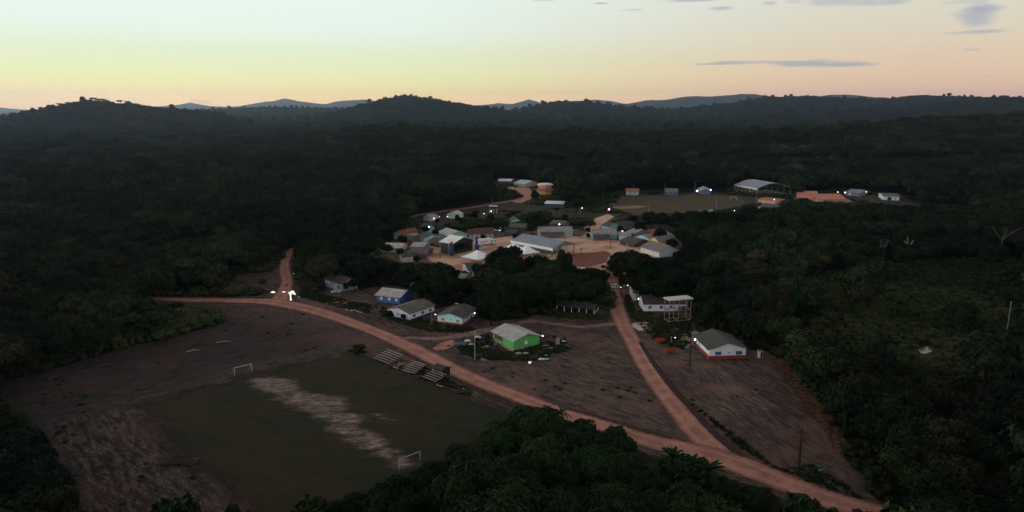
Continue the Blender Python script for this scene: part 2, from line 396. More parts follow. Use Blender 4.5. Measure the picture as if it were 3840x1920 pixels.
# the cleared ground also runs on under the bordering trees
grove_g = ground_poly(vw((1290, 1075), (1500, 1065), (1600, 1140), (1800, 1210), (2000, 1275), (2250, 1300), (2400, 1500), (600, 1500), (850, 1290), (1100, 1180)))
vil = soft(gxf, gyf, ground_poly([(x, y + 18) for x, y in VILLAGE]), 8.0)
bck = soft(gxf, gyf, ground_poly(BACK), 8.0)
scr = np.maximum(soft(gxf, gyf, ground_poly(SCRUB), 10.0), soft(gxf, gyf, ground_poly(SCRUB2), 10))
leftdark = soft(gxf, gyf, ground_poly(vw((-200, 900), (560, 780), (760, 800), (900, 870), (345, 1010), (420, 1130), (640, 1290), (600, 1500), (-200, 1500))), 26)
lowleft = soft(gxf, gyf, ground_poly(vw((130, 1060), (340, 1010), (430, 1120), (500, 1180), (640, 1290), (640, 1400), (230, 1400), (150, 1180))), 10)
rosy = soft(gxf, gyf, ground_poly(vw((1640, 860), (1760, 850), (1900, 890), (2000, 950), (2130, 1100), (2180, 1250), (1960, 1190), (1820, 1060), (1700, 950))), 8)
gme = np_mesh('ground', np.stack([gxf, gyf, gz], 1),
              quads=(lambda i: np.stack([i, i + 1, i + 1 + len(GX), i + len(GX)], 1))((np.arange(len(GY) - 1)[:, None] * len(GX) + np.arange(len(GX) - 1)[None, :]).ravel()),
              smooth=True, attrs={'cleared': ('FLOAT', clr), 'village': ('FLOAT', np.maximum(vil, 0)), 'back': ('FLOAT', bck), 'scrub': ('FLOAT', scr),
                                  'leftdark': ('FLOAT', leftdark), 'rosy': ('FLOAT', rosy), 'lowleft': ('FLOAT', lowleft)})
m, t, p, nn, ll = mat_new('bare earth and forest floor')
pos = nn('ShaderNodeTexCoord').outputs['Object']
def attr(t, n):
    a = t.nodes.new('ShaderNodeAttribute'); a.attribute_name = n; return a.outputs['Fac']
warp = nn('ShaderNodeVectorMath'); warp.operation = 'ADD'
wn = nn('ShaderNodeTexNoise'); ll(pos, wn.inputs['Vector']); wn.inputs['Scale'].default_value = .03
wsc = nn('ShaderNodeVectorMath'); wsc.operation = 'SCALE'; ll(wn.outputs['Color'], wsc.inputs[0]); wsc.inputs['Scale'].default_value = 7
ll(pos, warp.inputs[0]); ll(wsc.outputs[0], warp.inputs[1]); wp = warp.outputs[0]
s1 = noi(t, wp, .9, 8, .76, (4.5, 1, 1), math.radians(50))        # blade scrapes run different ways in each part
s2 = noi(t, wp, .9, 8, .76, (4, 1, 1), math.radians(-46))
s3 = noi(t, wp, .95, 8, .76, (4, 1, 1), math.radians(-72))
fine = noi(t, pos, 1.3, 7, .75); big = noi(t, pos, .05, 5, .6); mid = noi(t, wp, .20, 6, .65)
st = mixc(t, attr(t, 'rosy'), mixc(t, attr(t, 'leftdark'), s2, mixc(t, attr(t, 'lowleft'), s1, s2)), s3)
sv = nn('ShaderNodeSeparateColor'); ll(st, sv.inputs[0]); stv = sv.outputs[0]
earth = mixc(t, rng(t, stv, .38, .64), (.034, .023, .021), (.145, .096, .084))
earth = mixc(t, mth(t, 'MULTIPLY', rng(t, mid, .52, .64), .65), earth, (.048, .048, .038))
earth = mixc(t, mth(t, 'MULTIPLY', rng(t, big, .50, .62), .5), earth, (.18, .092, .072))
earth = mixc(t, mth(t, 'MULTIPLY', rng(t, fine, .54, .70), .5), earth, (.21, .145, .125))
earth = mixc(t, mth(t, 'MULTIPLY', rng(t, fine, .46, .34), .5), earth, (.030, .022, .020))
earth = mixc(t, attr(t, 'rosy'), earth, mixc(t, 1.0, earth, (1.25, 1.25, 1.25), 'MULTIPLY'))
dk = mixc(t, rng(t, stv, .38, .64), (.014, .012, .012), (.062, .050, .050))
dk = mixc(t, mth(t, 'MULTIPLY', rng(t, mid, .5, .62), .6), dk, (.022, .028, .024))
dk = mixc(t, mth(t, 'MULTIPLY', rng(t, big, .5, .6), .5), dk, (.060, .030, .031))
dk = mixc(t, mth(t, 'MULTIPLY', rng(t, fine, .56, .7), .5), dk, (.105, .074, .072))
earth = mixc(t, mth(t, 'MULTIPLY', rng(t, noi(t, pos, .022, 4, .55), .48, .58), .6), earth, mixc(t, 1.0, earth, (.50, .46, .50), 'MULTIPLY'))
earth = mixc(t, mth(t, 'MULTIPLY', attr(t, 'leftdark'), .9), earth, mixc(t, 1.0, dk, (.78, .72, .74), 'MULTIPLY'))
earth = mixc(t, mth(t, 'MULTIPLY', mth(t, 'MULTIPLY', attr(t, 'lowleft'), rng(t, stv, .46, .60)), .8), earth, mixc(t, rng(t, fine, .4, .62), (.05, .036, .034), (.17, .115, .105)))
floor_ = mixc(t, rng(t, fine, .4, .65), (.007, .010, .006), (.016, .016, .010))
sc_c = mixc(t, rng(t, mid, .4, .65), (.024, .034, .012), (.050, .046, .020))
bk_c = mixc(t, rng(t, mid, .42, .62), (.022, .026, .016), (.070, .050, .038))
vl_c = mixc(t, rng(t, mid, .42, .62), (.07, .052, .042), (.20, .11, .08))
wob = mth(t, 'MULTIPLY', mth(t, 'SUBTRACT', noi(t, pos, .5, 5, .65), .5), 1.2)
def edge(n, lo=.35, hi=.65): return rng(t, mth(t, 'ADD', attr(t, n), wob), lo, hi)
col = mixc(t, edge('scrub'), floor_, sc_c)
col = mixc(t, edge('back'), col, bk_c)
col = mixc(t, edge('village'), col, vl_c)
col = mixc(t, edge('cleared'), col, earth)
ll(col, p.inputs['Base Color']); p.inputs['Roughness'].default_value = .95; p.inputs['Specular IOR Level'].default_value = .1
bp = nn('ShaderNodeBump'); bp.inputs['Strength'].default_value = .6; bp.inputs['Distance'].default_value = .25
ll(mth(t, 'ADD', stv, fine), bp.inputs['Height']); ll(bp.outputs[0], p.inputs['Normal'])
gme.materials.append(m)
tag(link('ground', gme), 'bare scraped reddish earth running into dark forest floor', kind='structure')

# sheets lying on the ground: field, roads, square.  alpha breaks up their edge
def sheet_mat(name, build):
    m, t, p, nn, ll = mat_new(name)
    pos = nn('ShaderNodeTexCoord').outputs['Object']
    col = build(t, pos)
    ll(col, p.inputs['Base Color']); p.inputs['Roughness'].default_value = .95; p.inputs['Specular IOR Level'].default_value = .1
    w = mth(t, 'MULTIPLY', mth(t, 'SUBTRACT', noi(t, pos, .9, 5, .7), .5), 1.1)
    ll(rng(t, mth(t, 'ADD', attr(t, 'edge'), w), .22, .78), p.inputs['Alpha'])
    bp = nn('ShaderNodeBump'); bp.inputs['Strength'].default_value = .35; bp.inputs['Distance'].default_value = .12
    ll(noi(t, pos, 1.6, 5, .7), bp.inputs['Height']); ll(bp.outputs[0], p.inputs['Normal'])
    return m
def ragged(m):
    t = m.node_tree; p = t.nodes['Principled BSDF']; pos = t.nodes.new('ShaderNodeTexCoord').outputs['Object']
    w = mth(t, 'ADD', mth(t, 'MULTIPLY', mth(t, 'SUBTRACT', noi(t, pos, .16, 7, .75), .5), 2.6), attr(t, 'edge'))
    t.links.new(rng(t, w, .15, 1.0), p.inputs['Alpha']); return m
def road_cols(t, pos):
    f = noi(t, pos, .22, 5, .6); f2 = noi(t, pos, 1.5, 5, .7)
    c = mixc(t, rng(t, f, .38, .64), (.29, .130, .098), (.42, .205, .158))
    c = mixc(t, mth(t, 'MULTIPLY', rng(t, f2, .48, .66), .5), c, (.20, .105, .085))
    c = mixc(t, mth(t, 'MULTIPLY', rng(t, noi(t, pos, .45, 6, .7), .5, .64), .55), c, (.17, .085, .068))
    rut = mth(t, 'ABSOLUTE', mth(t, 'SUBTRACT', mth(t, 'ABSOLUTE', mth(t, 'SUBTRACT', attr(t, 'across'), .5)), .17))
    c = mixc(t, mth(t, 'MULTIPLY', rng(t, rut, .09, .0), .35), c, (.52, .27, .22))
    return mixc(t, mth(t, 'MULTIPLY', rng(t, attr(t, 'edge'), .9, .2), .5), c, (.20, .085, .060))
M_ROAD = sheet_mat('red dirt road', road_cols)
def sheet_grid(name, poly_px, z, mat_, step, edgew, extra=None):
    P = ground_poly(poly_px); xs = [q[0] for q in P]; ys = [q[1] for q in P]
    ax = np.arange(min(xs) - edgew, max(xs) + edgew + step, step); ay = np.arange(min(ys) - edgew, max(ys) + edgew + step, step)
    x, y = np.meshgrid(ax, ay); x = x.ravel(); y = y.ravel()
    s = np.where(inside(x, y, P), 1, -1) * edge_dist(x, y, P); e = np.clip(.5 + s / edgew, 0, 1)
    i = (np.arange(len(ay) - 1)[:, None] * len(ax) + np.arange(len(ax) - 1)[None, :]).ravel()
    q = np.stack([i, i + 1, i + 1 + len(ax), i + len(ax)], 1); keep = e[q].max(1) > 0; q = q[keep]
    used = np.unique(q); remap = np.zeros(len(x), int); remap[used] = np.arange(len(used))
    at = {'edge': ('FLOAT', e[used])}
    for k, fn in (extra or {}).items(): at[k] = ('FLOAT', fn(x[used], y[used]))
    me = np_mesh(name, np.stack([x[used], y[used], np.full(len(used), z)], 1), quads=remap[q], mat=mat_, smooth=True, attrs=at)
    return link(name, me)
def catmull(pts, n=8):
    P = [np.array(p, float) for p in pts]; P = [2 * P[0] - P[1]] + P + [2 * P[-1] - P[-2]]; out = []
    for i in range(1, len(P) - 2):
        for k in range(n):
            t_ = k / n; a, b, c, d = P[i - 1], P[i], P[i + 1], P[i + 2]
            out.append(.5 * ((2 * b) + (-a + c) * t_ + (2 * a - 5 * b + 4 * c - d) * t_ ** 2 + (-a + 3 * b - 3 * c + d) * t_ ** 3))
    out.append(P[-2]); return out
ROADPTS = []
def strip(name, label, px_w, z, mat_=None):
    "a road ribbon through pixels (x, y, width in metres)"
    pts = [(*gp(x * VS, y * VS)[:2], w) for x, y, w in px_w]; S = catmull(pts, 14); ROADPTS.extend((q[0], q[1], q[2] * .62) for q in S); n = 13; V = []; E = []; A = []
    for i, s in enumerate(S):
        d = S[min(i + 1, len(S) - 1)][:2] - S[max(i - 1, 0)][:2]; d = d / (np.linalg.norm(d) + 1e-9); nrm = np.array([-d[1], d[0]])
        for k in range(n):
            a = k / (n - 1); wid = s[2] * 1.5; q = s[:2] + nrm * (a - .5) * wid
            V.append((q[0], q[1], z)); A.append(a); end = min(1, min(i, len(S) - 1 - i) / 3 + .0)
            E.append(min(1, min(a, 1 - a) * 3.4) * (1 if 0 < i < len(S) - 1 else 1))
    q = [(i * n + k, i * n + k + 1, (i + 1) * n + k + 1, (i + 1) * n + k) for i in range(len(S) - 1) for k in range(n - 1)]
    me = np_mesh(name, V, quads=q, mat=mat_ or M_ROAD, smooth=True, attrs={'edge': ('FLOAT', E), 'across': ('FLOAT', A)})
    return tag(link(name, me), label, kind='structure')
strip('dirt_road', 'main reddish dirt road crossing the cleared land', [(345, 750, 5), (450, 754, 5), (550, 755.5, 5.5), (640, 757, 7), (700, 762, 8), (780, 778, 7), (860, 803, 6), (940, 833, 5.5), (1020, 868, 6), (1090, 903, 6), (1160, 939, 5.6), (1230, 970, 5.4),
      (1310, 1000, 5.4), (1390, 1032, 5.4), (1470, 1058, 5.6), (1530, 1075, 5.6), (1600, 1100, 6), (1680, 1121, 6.6), (1770, 1142, 7.5), (1850, 1166, 7.4), (1930, 1197, 7), (2020, 1233, 6.6), (2110, 1265, 6.4), (2220, 1295, 6.4), (2400, 1350, 6.4)], .064)
strip('dirt_road', 'dirt road climbing from the junction up to the village square', [(1840, 1172, 6), (1785, 1118, 6.8), (1740, 1072, 6), (1700, 1025, 5.2), (1660, 973, 5.2), (1622, 915, 5.4), (1592, 860, 5.2), (1567, 815, 5.4), (1555, 782, 5.6), (1546, 750, 5.8), (1540, 720, 5.5), (1538, 690, 6), (1545, 660, 6)], .056)
strip('dirt_road', 'dirt track running north from the left road fork into the forest', [(705, 765, 7), (706, 748, 6), (717, 728, 5.2), (722, 706, 4.6), (717, 686, 4.6), (716, 664, 4.4), (722, 645, 4.0), (736, 627, 3.6), (748, 618, 3.4)], .048)
strip('dirt_road', 'thin dirt road curving past the far scrubland', [(1035, 546, 3.5), (1062, 539, 4), (1130, 529, 4), (1200, 520, 4), (1270, 508, 4.4), (1300, 503, 5), (1320, 497, 5)], .040)
M_BANKSHADE = sheet_mat('earth with painted bank shade', lambda t, pos: mixc(t, rng(t, noi(t, pos, .8, 6, .7), .4, .6), (.022, .014, .013), (.062, .036, .031)))  # flat dark strips: shade of the road banks painted into the earth colour
strip('bank_shade', 'painted shade of the bank along the upper side of the main road', [(1215, 958, 1.0), (1300, 990, 1.6), (1390, 1019, 1.8), (1470, 1042, 2.2), (1550, 1066, 2.4), (1620, 1086, 2.6), (1690, 1104, 1.6)], .052, M_BANKSHADE)
strip('bank_shade', 'painted bank shade along the left side of the climbing road', [(1578, 858, 1.2), (1606, 912, 1.4), (1640, 968, 1.5), (1676, 1018, 1.6), (1716, 1064, 1.5), (1738, 1092, 1.2)], .044, M_BANKSHADE)
strip('bank_shade', 'painted bank shade along the right side of the climbing road', [(1610, 860, 1.2), (1645, 915, 1.5), (1688, 970, 1.8), (1735, 1022, 1.8), (1785, 1078, 1.8), (1840, 1128, 1.8), (1905, 1172, 2.0), (1985, 1208, 2.2), (2070, 1238, 2.4), (2150, 1262, 2)], .060, M_BANKSHADE)
strip('bank_shade', 'painted bank shade on the pitch side of the main road', [(1010, 884, 1.5), (1080, 918, 1.6), (1150, 955, 1.6), (1220, 990, 2.0), (1300, 1022, 2)], .060, M_BANKSHADE)
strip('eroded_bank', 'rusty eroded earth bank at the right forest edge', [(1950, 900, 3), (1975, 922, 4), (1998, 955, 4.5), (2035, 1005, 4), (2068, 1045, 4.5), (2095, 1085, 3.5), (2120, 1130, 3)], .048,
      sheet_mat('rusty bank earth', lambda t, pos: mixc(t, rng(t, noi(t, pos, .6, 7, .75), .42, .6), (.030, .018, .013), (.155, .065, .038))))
tag(sheet_grid('dirt_road', vw((1288, 508), (1316, 500), (1312, 489), (1300, 480), (1262, 471), (1236, 465), (1236, 459), (1290, 469), (1332, 473), (1340, 486), (1336, 500), (1310, 511)), .052, sheet_mat('far bend earth', lambda t, pos: mixc(t, noi(t, pos, .2, 5, .6), (.36, .17, .13), (.5, .27, .21))), 1.2, 1.5), 'reddish far bend of the dirt road by the light blue roofed hall', kind='structure')
strip('path', 'pale path crossing from the village road towards the green house', [(1560, 812, 5), (1520, 818, 3.6), (1460, 822, 3), (1400, 815, 2.6), (1340, 808, 4), (1300, 815, 4), (1240, 828, 5), (1170, 842, 4.4), (1100, 852, 3.4), (1030, 850, 2.6), (990, 858, 3)], .032,
      sheet_mat('worn path earth', lambda t, pos: mixc(t, rng(t, noi(t, pos, .3, 5, .6), .4, .62), (.15, .095, .085), (.25, .155, .128))))
def square_cols(t, pos):
    f = noi(t, pos, .07, 5, .6); f2 = noi(t, pos, .6, 5, .65)
    c = mixc(t, rng(t, f, .38, .54), (.42, .19, .125), (.58, .37, .28))
    c = mixc(t, mth(t, 'MULTIPLY', rng(t, f2, .5, .68), .35), c, (.36, .14, .085))
    return mixc(t, rng(t, mth(t, 'ADD', attr(t, 'wear'), mth(t, 'MULTIPLY', mth(t, 'SUBTRACT', f2, .5), .8)), .4, .65), c, mixc(t, rng(t, f2, .4, .6), (.13, .055, .040), (.24, .10, .07)))
tag(sheet_grid('village_square', vw((1055, 628), (1100, 612), (1180, 612), (1240, 600), (1310, 590), (1350, 592), (1460, 595), (1478, 588), (1470, 572), (1500, 548), (1530, 538), (1545, 545), (1515, 565), (1500, 590), (1530, 602), (1600, 612), (1660, 640),
               (1640, 680), (1560, 700), (1548, 735), (1530, 735), (1528, 700), (1480, 690), (1200, 700), (1130, 680), (1080, 655)), .024, sheet_mat('packed red square earth', square_cols), 1.5, 3, {'wear': lambda x, y: soft(x, y, ground_poly([(2110, 962), (2160, 950), (2230, 945), (2275, 941), (2292, 950), (2275, 985), (2210, 1002), (2120, 1000)]), 4)}),
    'packed orange and pinkish earth of the village square', kind='structure')
wear = [ground_poly(vw(*q)) for q in (((608, 948), (650, 940), (700, 942), (760, 955), (770, 975), (820, 990), (880, 1000), (900, 1030), (860, 1058), (800, 1062), (750, 1040), (700, 1010), (650, 990), (615, 965)),
                                      ((810, 1072), (860, 1060), (960, 1080), (985, 1110), (1010, 1140), (1050, 1150), (1010, 1185), (985, 1170), (925, 1150), (850, 1118), (800, 1085)), ((980, 1130), (1040, 1140), (1062, 1160), (1010, 1190), (975, 1160)), ((760, 1000), (880, 1020), (940, 1060), (900, 1085), (820, 1070), (770, 1040)),
                                      ((925, 1030), (990, 1045), (1010, 1065), (950, 1060)))]
def field_cols(t, pos):
    g = mixc(t, rng(t, noi(t, pos, .05, 4, .6), .42, .6), (.023, .024, .013), (.036, .024, .015))
    g = mixc(t, mth(t, 'MULTIPLY', rng(t, noi(t, pos, 1.8, 5, .7), .45, .7), .4), g, (.016, .020, .010))
    w = mth(t, 'ADD', attr(t, 'wear'), mth(t, 'MULTIPLY', mth(t, 'SUBTRACT', noi(t, pos, .22, 8, .78, (2.6, 1, 1), math.radians(8)), .5), 2.6))
    return mixc(t, rng(t, w, .5, 1.1), g, mixc(t, rng(t, noi(t, pos, .8, 8, .8, (2.2, 1, 1), math.radians(8)), .36, .66), (.050, .036, .033), (.33, .23, .205)))
tag(sheet_grid('football_field', FIELD, .016, ragged(sheet_mat('worn pitch grass', field_cols)), .8, 9.0,
               {'wear': lambda x, y: np.max([soft(x, y, w_, 7.0) for w_ in wear], 0) * .95}),
    'worn dark grass football pitch with pale bare strips down its middle', kind='structure')
FAR_FIELD = vw((1535, 527), (1560, 493), (1700, 492), (1855, 491), (1880, 510), (1850, 524), (1780, 538), (1600, 544))
tag(sheet_grid('football_field', FAR_FIELD, .016, sheet_mat('far pitch grass', lambda t, pos: mixc(t, rng(t, mth(t, 'ADD', attr(t, 'wear'), mth(t, 'SUBTRACT', noi(t, pos, .1, 5, .65), .5)), .5, .9),
               mixc(t, rng(t, noi(t, pos, .05, 4, .6), .42, .6), (.060, .054, .030), (.085, .055, .036)), (.26, .16, .115))), 2.5, 5,
               {'wear': lambda x, y: soft(x, y, ground_poly(vw((1525, 520), (1560, 518), (1610, 516), (1640, 520), (1600, 525), (1545, 526))), 8)}),
    'far football pitch of brownish grass beyond the village', kind='structure')
M_SAND = sheet_mat('pale sand', lambda t, pos: mixc(t, rng(t, noi(t, pos, .5, 5, .6), .4, .62), (.42, .30, .25), (.62, .47, .40)))
def patch(label, pts, z=.07, mat_=None, name='sand_patch'):
    return tag(sheet_grid(name, pts, z, mat_ or M_SAND, .5, 1.4), label, kind='structure')
patch('pale pink sand spread below the white tower', [(2368, 1215), (2400, 1205), (2440, 1212), (2456, 1228), (2440, 1238), (2400, 1242), (2372, 1228)])
patch('small pale sand patch beside the tower feet', [(2445, 1204), (2468, 1202), (2468, 1210), (2446, 1210)])
patch('tan sand patch left of the blue house', [(1242, 1136), (1270, 1130), (1306, 1131), (1300, 1144), (1262, 1148), (1245, 1144)], mat_=sheet_mat('tan sand', lambda t, pos: mixc(t, noi(t, pos, .5, 5, .6), (.30, .20, .13), (.40, .27, .18))))
patch('pale packed yard behind the red based white house', [(2545, 1270), (2580, 1242), (2640, 1240), (2620, 1262), (2600, 1290), (2570, 1310), (2556, 1290)], mat_=sheet_mat('yard earth', lambda t, pos: mixc(t, noi(t, pos, .5, 5, .6), (.22, .15, .13), (.34, .25, .22))))
patch('reddish heaped earth beside the debris of the green house', [(1618, 1310), (1650, 1286), (1695, 1274), (1712, 1288), (1690, 1304), (1650, 1318)], mat_=M_ROAD)

# puddles: still water lying in the fork and beside the tracks
m, t, p, nn, ll = mat_new('still muddy water')
p.inputs['Base Color'].default_value = (.9, .9, .9, 1); p.inputs['Roughness'].default_value = .03; p.inputs['Metallic'].default_value = 1.0
M_WATER = m
def blob(name, label, pts, z=.09, sub=3):
    S = catmull([(x, y) for x, y in pts] + [pts[0]], sub); V = [gp(x, y) for x, y in S[:-1]]; mb = MB()
    rnd = random.Random(len(pts)); V = [Vector((v.x + rnd.uniform(-.15, .15), v.y + rnd.uniform(-.2, .2), z)) for v in V]
    mb.add(V, [list(range(len(V)))]); return tag(mb.build(name, M_WATER), label, kind='structure')
c8 = lambda q: [(850 + x / 4.293, 900 + y / 4.293) for x, y in q]
blob('puddle', 'bright branching puddle beside the left road fork', c8([(990, 845), (1020, 838), (1045, 818), (1070, 818), (1100, 845), (1108, 880), (1090, 885), (1068, 868), (1040, 890), (1044, 930), (1048, 972), (1020, 978), (1018, 930), (1008, 880)]))
blob('puddle', 'thin puddle end left of the branching puddle', c8([(890, 833), (925, 830), (955, 838), (930, 847), (900, 845)]))
blob('puddle', 'wedge shaped puddle on the left lip of the fork', c8([(700, 852), (735, 826), (780, 838), (785, 852), (740, 856)]))
blob('puddle', 'small oval puddle along the left road edge', c8([(468, 888), (500, 878), (528, 886), (500, 900)]))
blob('puddle', 'smallest sliver of water on the left road edge', c8([(422, 904), (450, 895), (464, 900), (440, 910)]))
blob('puddle', 'small puddle right of the branching puddle', c8([(1154, 916), (1180, 900), (1208, 912), (1180, 926)]))
blob('puddle', 'narrow bright pool below the green house', [(1982, 1352), (1988, 1349), (1993, 1358), (1988, 1366), (1982, 1362)], sub=3)
M_WATER = mat('dim weedy water', (.10, .12, .13), (.03, .04, .035), scale=1.0, rough=.25, stain=.6, spec=.6)
blob('puddle', 'dim water glint in the right hand scrub', [(3440, 1310), (3480, 1300), (3496, 1318), (3460, 1328)])

# ------------------------------------------------------------------ buildings
W_WHITE = mat('white wall paint', (.80, .80, .84), (.62, .60, .60)); W_MINT = mat('mint wall paint', (.40, .66, .66), (.28, .48, .48))
W_BLUE = mat('blue wall paint', (.055, .14, .42), (.04, .10, .30)); W_CYAN = mat('light cyan wall paint', (.50, .80, .82), (.38, .62, .62))
W_GREEN = mat('bright green wall paint', (.12, .44, .11), (.08, .30, .08)); W_YELLOW = mat('yellow wall paint', (.85, .48, .14), (.62, .34, .12))
W_PALE = mat('pale greenish wall paint', (.58, .68, .60), (.42, .48, .42)); W_TAN = mat('tan wall paint', (.62, .44, .33), (.48, .34, .26))
W_GREY = mat('grey boarding', (.20, .20, .21), (.12, .12, .12)); W_SALMON = mat('salmon wall paint', (.72, .36, .22), (.52, .26, .16))
W_ORANGE = mat('orange wall paint', (.85, .46, .26), (.70, .34, .16))
P_RED = mat('red plinth paint', (.27, .055, .045), (.18, .04, .035)); P_BLUE = mat('navy plinth paint', (.03, .05, .16), (.02, .04, .10)); P_GREY = mat('cement plinth', (.36, .30, .27), (.22, .18, .16))
WN_BLUE = mat('blue shutters', (.02, .06, .20), (.02, .04, .12)); WN_DARK = mat('dark window glass', (.03, .035, .04), (.02, .02, .03), rough=.3); WN_WHITE = mat('white window panel', (.85, .88, .86)); WN_ORANGE = mat('orange shutters', (.55, .18, .06), (.4, .12, .04))
R_GREY = roofmat('grey fibre cement roof', (.34, .31, .32), (.24, .22, .23)); R_LIGHT = roofmat('light fibre cement roof', (.50, .47, .45), (.36, .34, .33)); R_DARK = roofmat('dark mossy roof', (.075, .068, .06), (.042, .042, .036))
R_BROWN = roofmat('brown clay tile roof', (.10, .068, .06), (.06, .045, .04)); R_RED = roofmat('red clay tile roof', (.26, .075, .055), (.15, .05, .042)); R_METAL = roofmat('blue grey sheet metal roof', (.27, .29, .35), (.20, .22, .27), rough=.6)
R_WHITE = roofmat('white sheet metal roof', (.75, .76, .78), (.60, .60, .62), rough=.5); R_ORANGE = roofmat('orange clay tile roof', (.62, .24, .15), (.44, .17, .11)); R_SILVER = roofmat('silver sheet roof', (.55, .53, .51), (.40, .38, .36))

def frame_of(A, B, C_, main='A'):
    A, B, C_ = gp(*A), gp(*B), gp(*C_)
    if main == 'A':
        ex = (A - B); La = ex.length; ex.normalize(); ey = Vector((-ex.y, ex.x, 0)); w = C_ - B
        if ey.dot(w) < 0: ey = -ey
        Lc = max(2.5, ey.dot(w))
    else:
        ey = (C_ - B); Lc = ey.length; ey.normalize(); ex = Vector((-ey.y, ey.x, 0)); w = A - B
        if ex.dot(w) < 0: ex = -ex
        La = max(2.5, ex.dot(w))
    return B, ex, ey, La, Lc

def house(name, label, A, B, C_, h=2.9, ridge='A', rise=1.3, ov=.6, wall=None, roof=None, plinth=None, wins=(), doors=(), main='A', La=None, Lc=None, cat='house', group=None, wallC=None, chimney=False):
    """a gabled house: B the near base corner, A and C the far ends of the two walls seen (photograph pixels);
    ridge runs along wall A or wall C; wins: (wall, fraction along from B, sill z, width, height, material)"""
    B, ex, ey, la, lc = frame_of(A, B, C_, main); la = La or la; lc = Lc or lc
    ez = Vector((0, 0, 1)); ctr = B + ex * la / 2 + ey * lc / 2
    T = thing(name, label, cat, (ctr.x, ctr.y, 0), group)
    if ridge == 'A': pa, pl, P, L = ey, lc, ex, la
    else: pa, pl, P, L = ex, la, ey, lc
    prof = [(0, 0), (pl, 0), (pl, h), (pl / 2, h + rise), (0, h)]
    MB().prism(prof, B, pa, P, L).build('wall', wall or W_WHITE, T)
    sl = rise / (pl / 2); ze = h - ov * sl; th = .14; e5 = .02
    rp = [(-ov, ze + e5), (pl / 2, h + rise + e5), (pl + ov, ze + e5), (pl + ov, ze + th), (pl / 2, h + rise + th + .02), (-ov, ze + th)]
    rf = MB().prism(rp, B - P * ov, pa, P, L + 2 * ov).build('roof', roof or R_GREY, T)
    MB().prism([(pl / 2 - .28, h + rise + th - .07), (pl / 2 + .28, h + rise + th - .07), (pl / 2, h + rise + th + .10)], B - P * (ov + .02), pa, P, L + 2 * ov + .04).build('ridge_cap', roof or R_GREY, rf)
    if plinth:
        ph, pm = plinth; o = B - ex * .04 - ey * .04
        MB().box(o, ex * (la + .08), ey * (lc + .08), ez * ph).build('plinth', pm, T)
    def opening(kind, w_, fr, z, ww, hh, m_, frame=True):
        d, L_, nrm = (ex, la, -ey) if w_ == 'A' else (ey, lc, -ex)
        c = B + d * (L_ * fr) + ez * z
        if kind == 'window':
            wf = MB()
            for (o_, a_, c_) in ((c - d * (ww / 2 + .09), d * .09, ez * hh), (c + d * (ww / 2), d * .09, ez * hh), (c - d * (ww / 2 + .09) - ez * .09, d * (ww + .18), ez * .09), (c - d * (ww / 2 + .09) + ez * hh, d * (ww + .18), ez * .09)):
                wf.box(o_ + nrm * .003, a_, nrm * .07, c_)
            f = wf.build('window', WN_WHITE if m_ is not WN_WHITE else P_GREY, T)
            pn = MB().box(c - d * ww / 2 + nrm * .003, d * ww, nrm * .03, ez * hh).build('shutter' if m_ in (WN_BLUE, WN_ORANGE) else 'pane', m_, f)
            MB().box(c - d * .03 + nrm * .034, d * .06, nrm * .03, ez * hh).build('mullion', WN_WHITE if m_ is not WN_WHITE else P_GREY, f)
        else:
            f = MB().box(c - d * ww / 2 + nrm * .046, d * ww, nrm * .04, ez * hh).build('door', m_, T)
            MB().box(c + d * (ww / 2 - .16) + nrm * .088 + ez * 1.0, d * .1, nrm * .05, ez * .05).build('handle', WN_WHITE, f)
    for w_ in wins: opening('window', *w_)
    for w_ in doors: opening('door', *w_)
    return T, B, ex, ey, la, lc, h

# near houses
house('house', 'blue house with a light grey roof and three white windows', (1414, 1130), (1499, 1140), (1562, 1118), 2.75, 'A', 1.5, .7, W_BLUE, R_LIGHT, None,
      [('A', .15, 1.0, 1.0, 1.1, WN_WHITE), ('A', .45, 1.0, 1.0, 1.1, WN_WHITE), ('A', .80, 1.0, 1.0, 1.1, WN_WHITE)], [('C', .55, .02, .95, 2.1, WN_DARK)])
house('house', 'white house with a navy base and mossy grey roof', (1455, 1188), (1536, 1206), (1621, 1172), 3.0, 'C', 1.4, .6, W_WHITE, roofmat('mossy fibre cement roof', (.15, .13, .12), (.09, .085, .075)), (.75, P_BLUE),
      [('C', .18, 1.15, 1.5, 1.0, WN_DARK), ('C', .52, 1.15, 1.5, 1.0, WN_DARK), ('C', .83, 1.15, 1.5, 1.0, WN_DARK), ('A', .52, 1.6, .6, .6, WN_DARK)], [('A', .25, .02, .9, 2.1, WN_DARK)])
house('house', 'cyan house with a red base and orange shutters', (1641, 1213), (1734, 1224), (1808, 1191), 3.1, 'C', 1.3, .6, W_CYAN, roofmat('dark weathered roof', (.10, .085, .075), (.06, .055, .048)), (.95, P_RED),
      [('A', .78, 1.3, 1.3, .95, WN_ORANGE), ('A', .18, 1.3, 1.3, .95, WN_ORANGE), ('A', .47, 1.6, .55, .55, WN_BLUE), ('C', .35, 1.4, 1.2, .9, WN_ORANGE)], [('C', .6, .1, 1.0, 2.1, WN_DARK)])
GH = house('house', 'bright green house with a pale hipped roof beside debris', (1850, 1276), (1926, 1314), (2028, 1296), 3.2, 'A', 1.5, .7, W_GREEN, R_LIGHT, (.22, P_GREY),
      [('C', .48, 1.2, 1.1, 1.1, WN_WHITE)], [])
T, B, ex, ey, la, lc, h = GH
ez = Vector((0, 0, 1))
MB().box(B + ex * la * .52 - ey * .05 + ez * 1.0, ex * la * .42, ey * .04, ez * 1.9).build('verandah_opening', mat('shadowed verandah brown', (.10, .05, .04), (.06, .03, .025)), T)
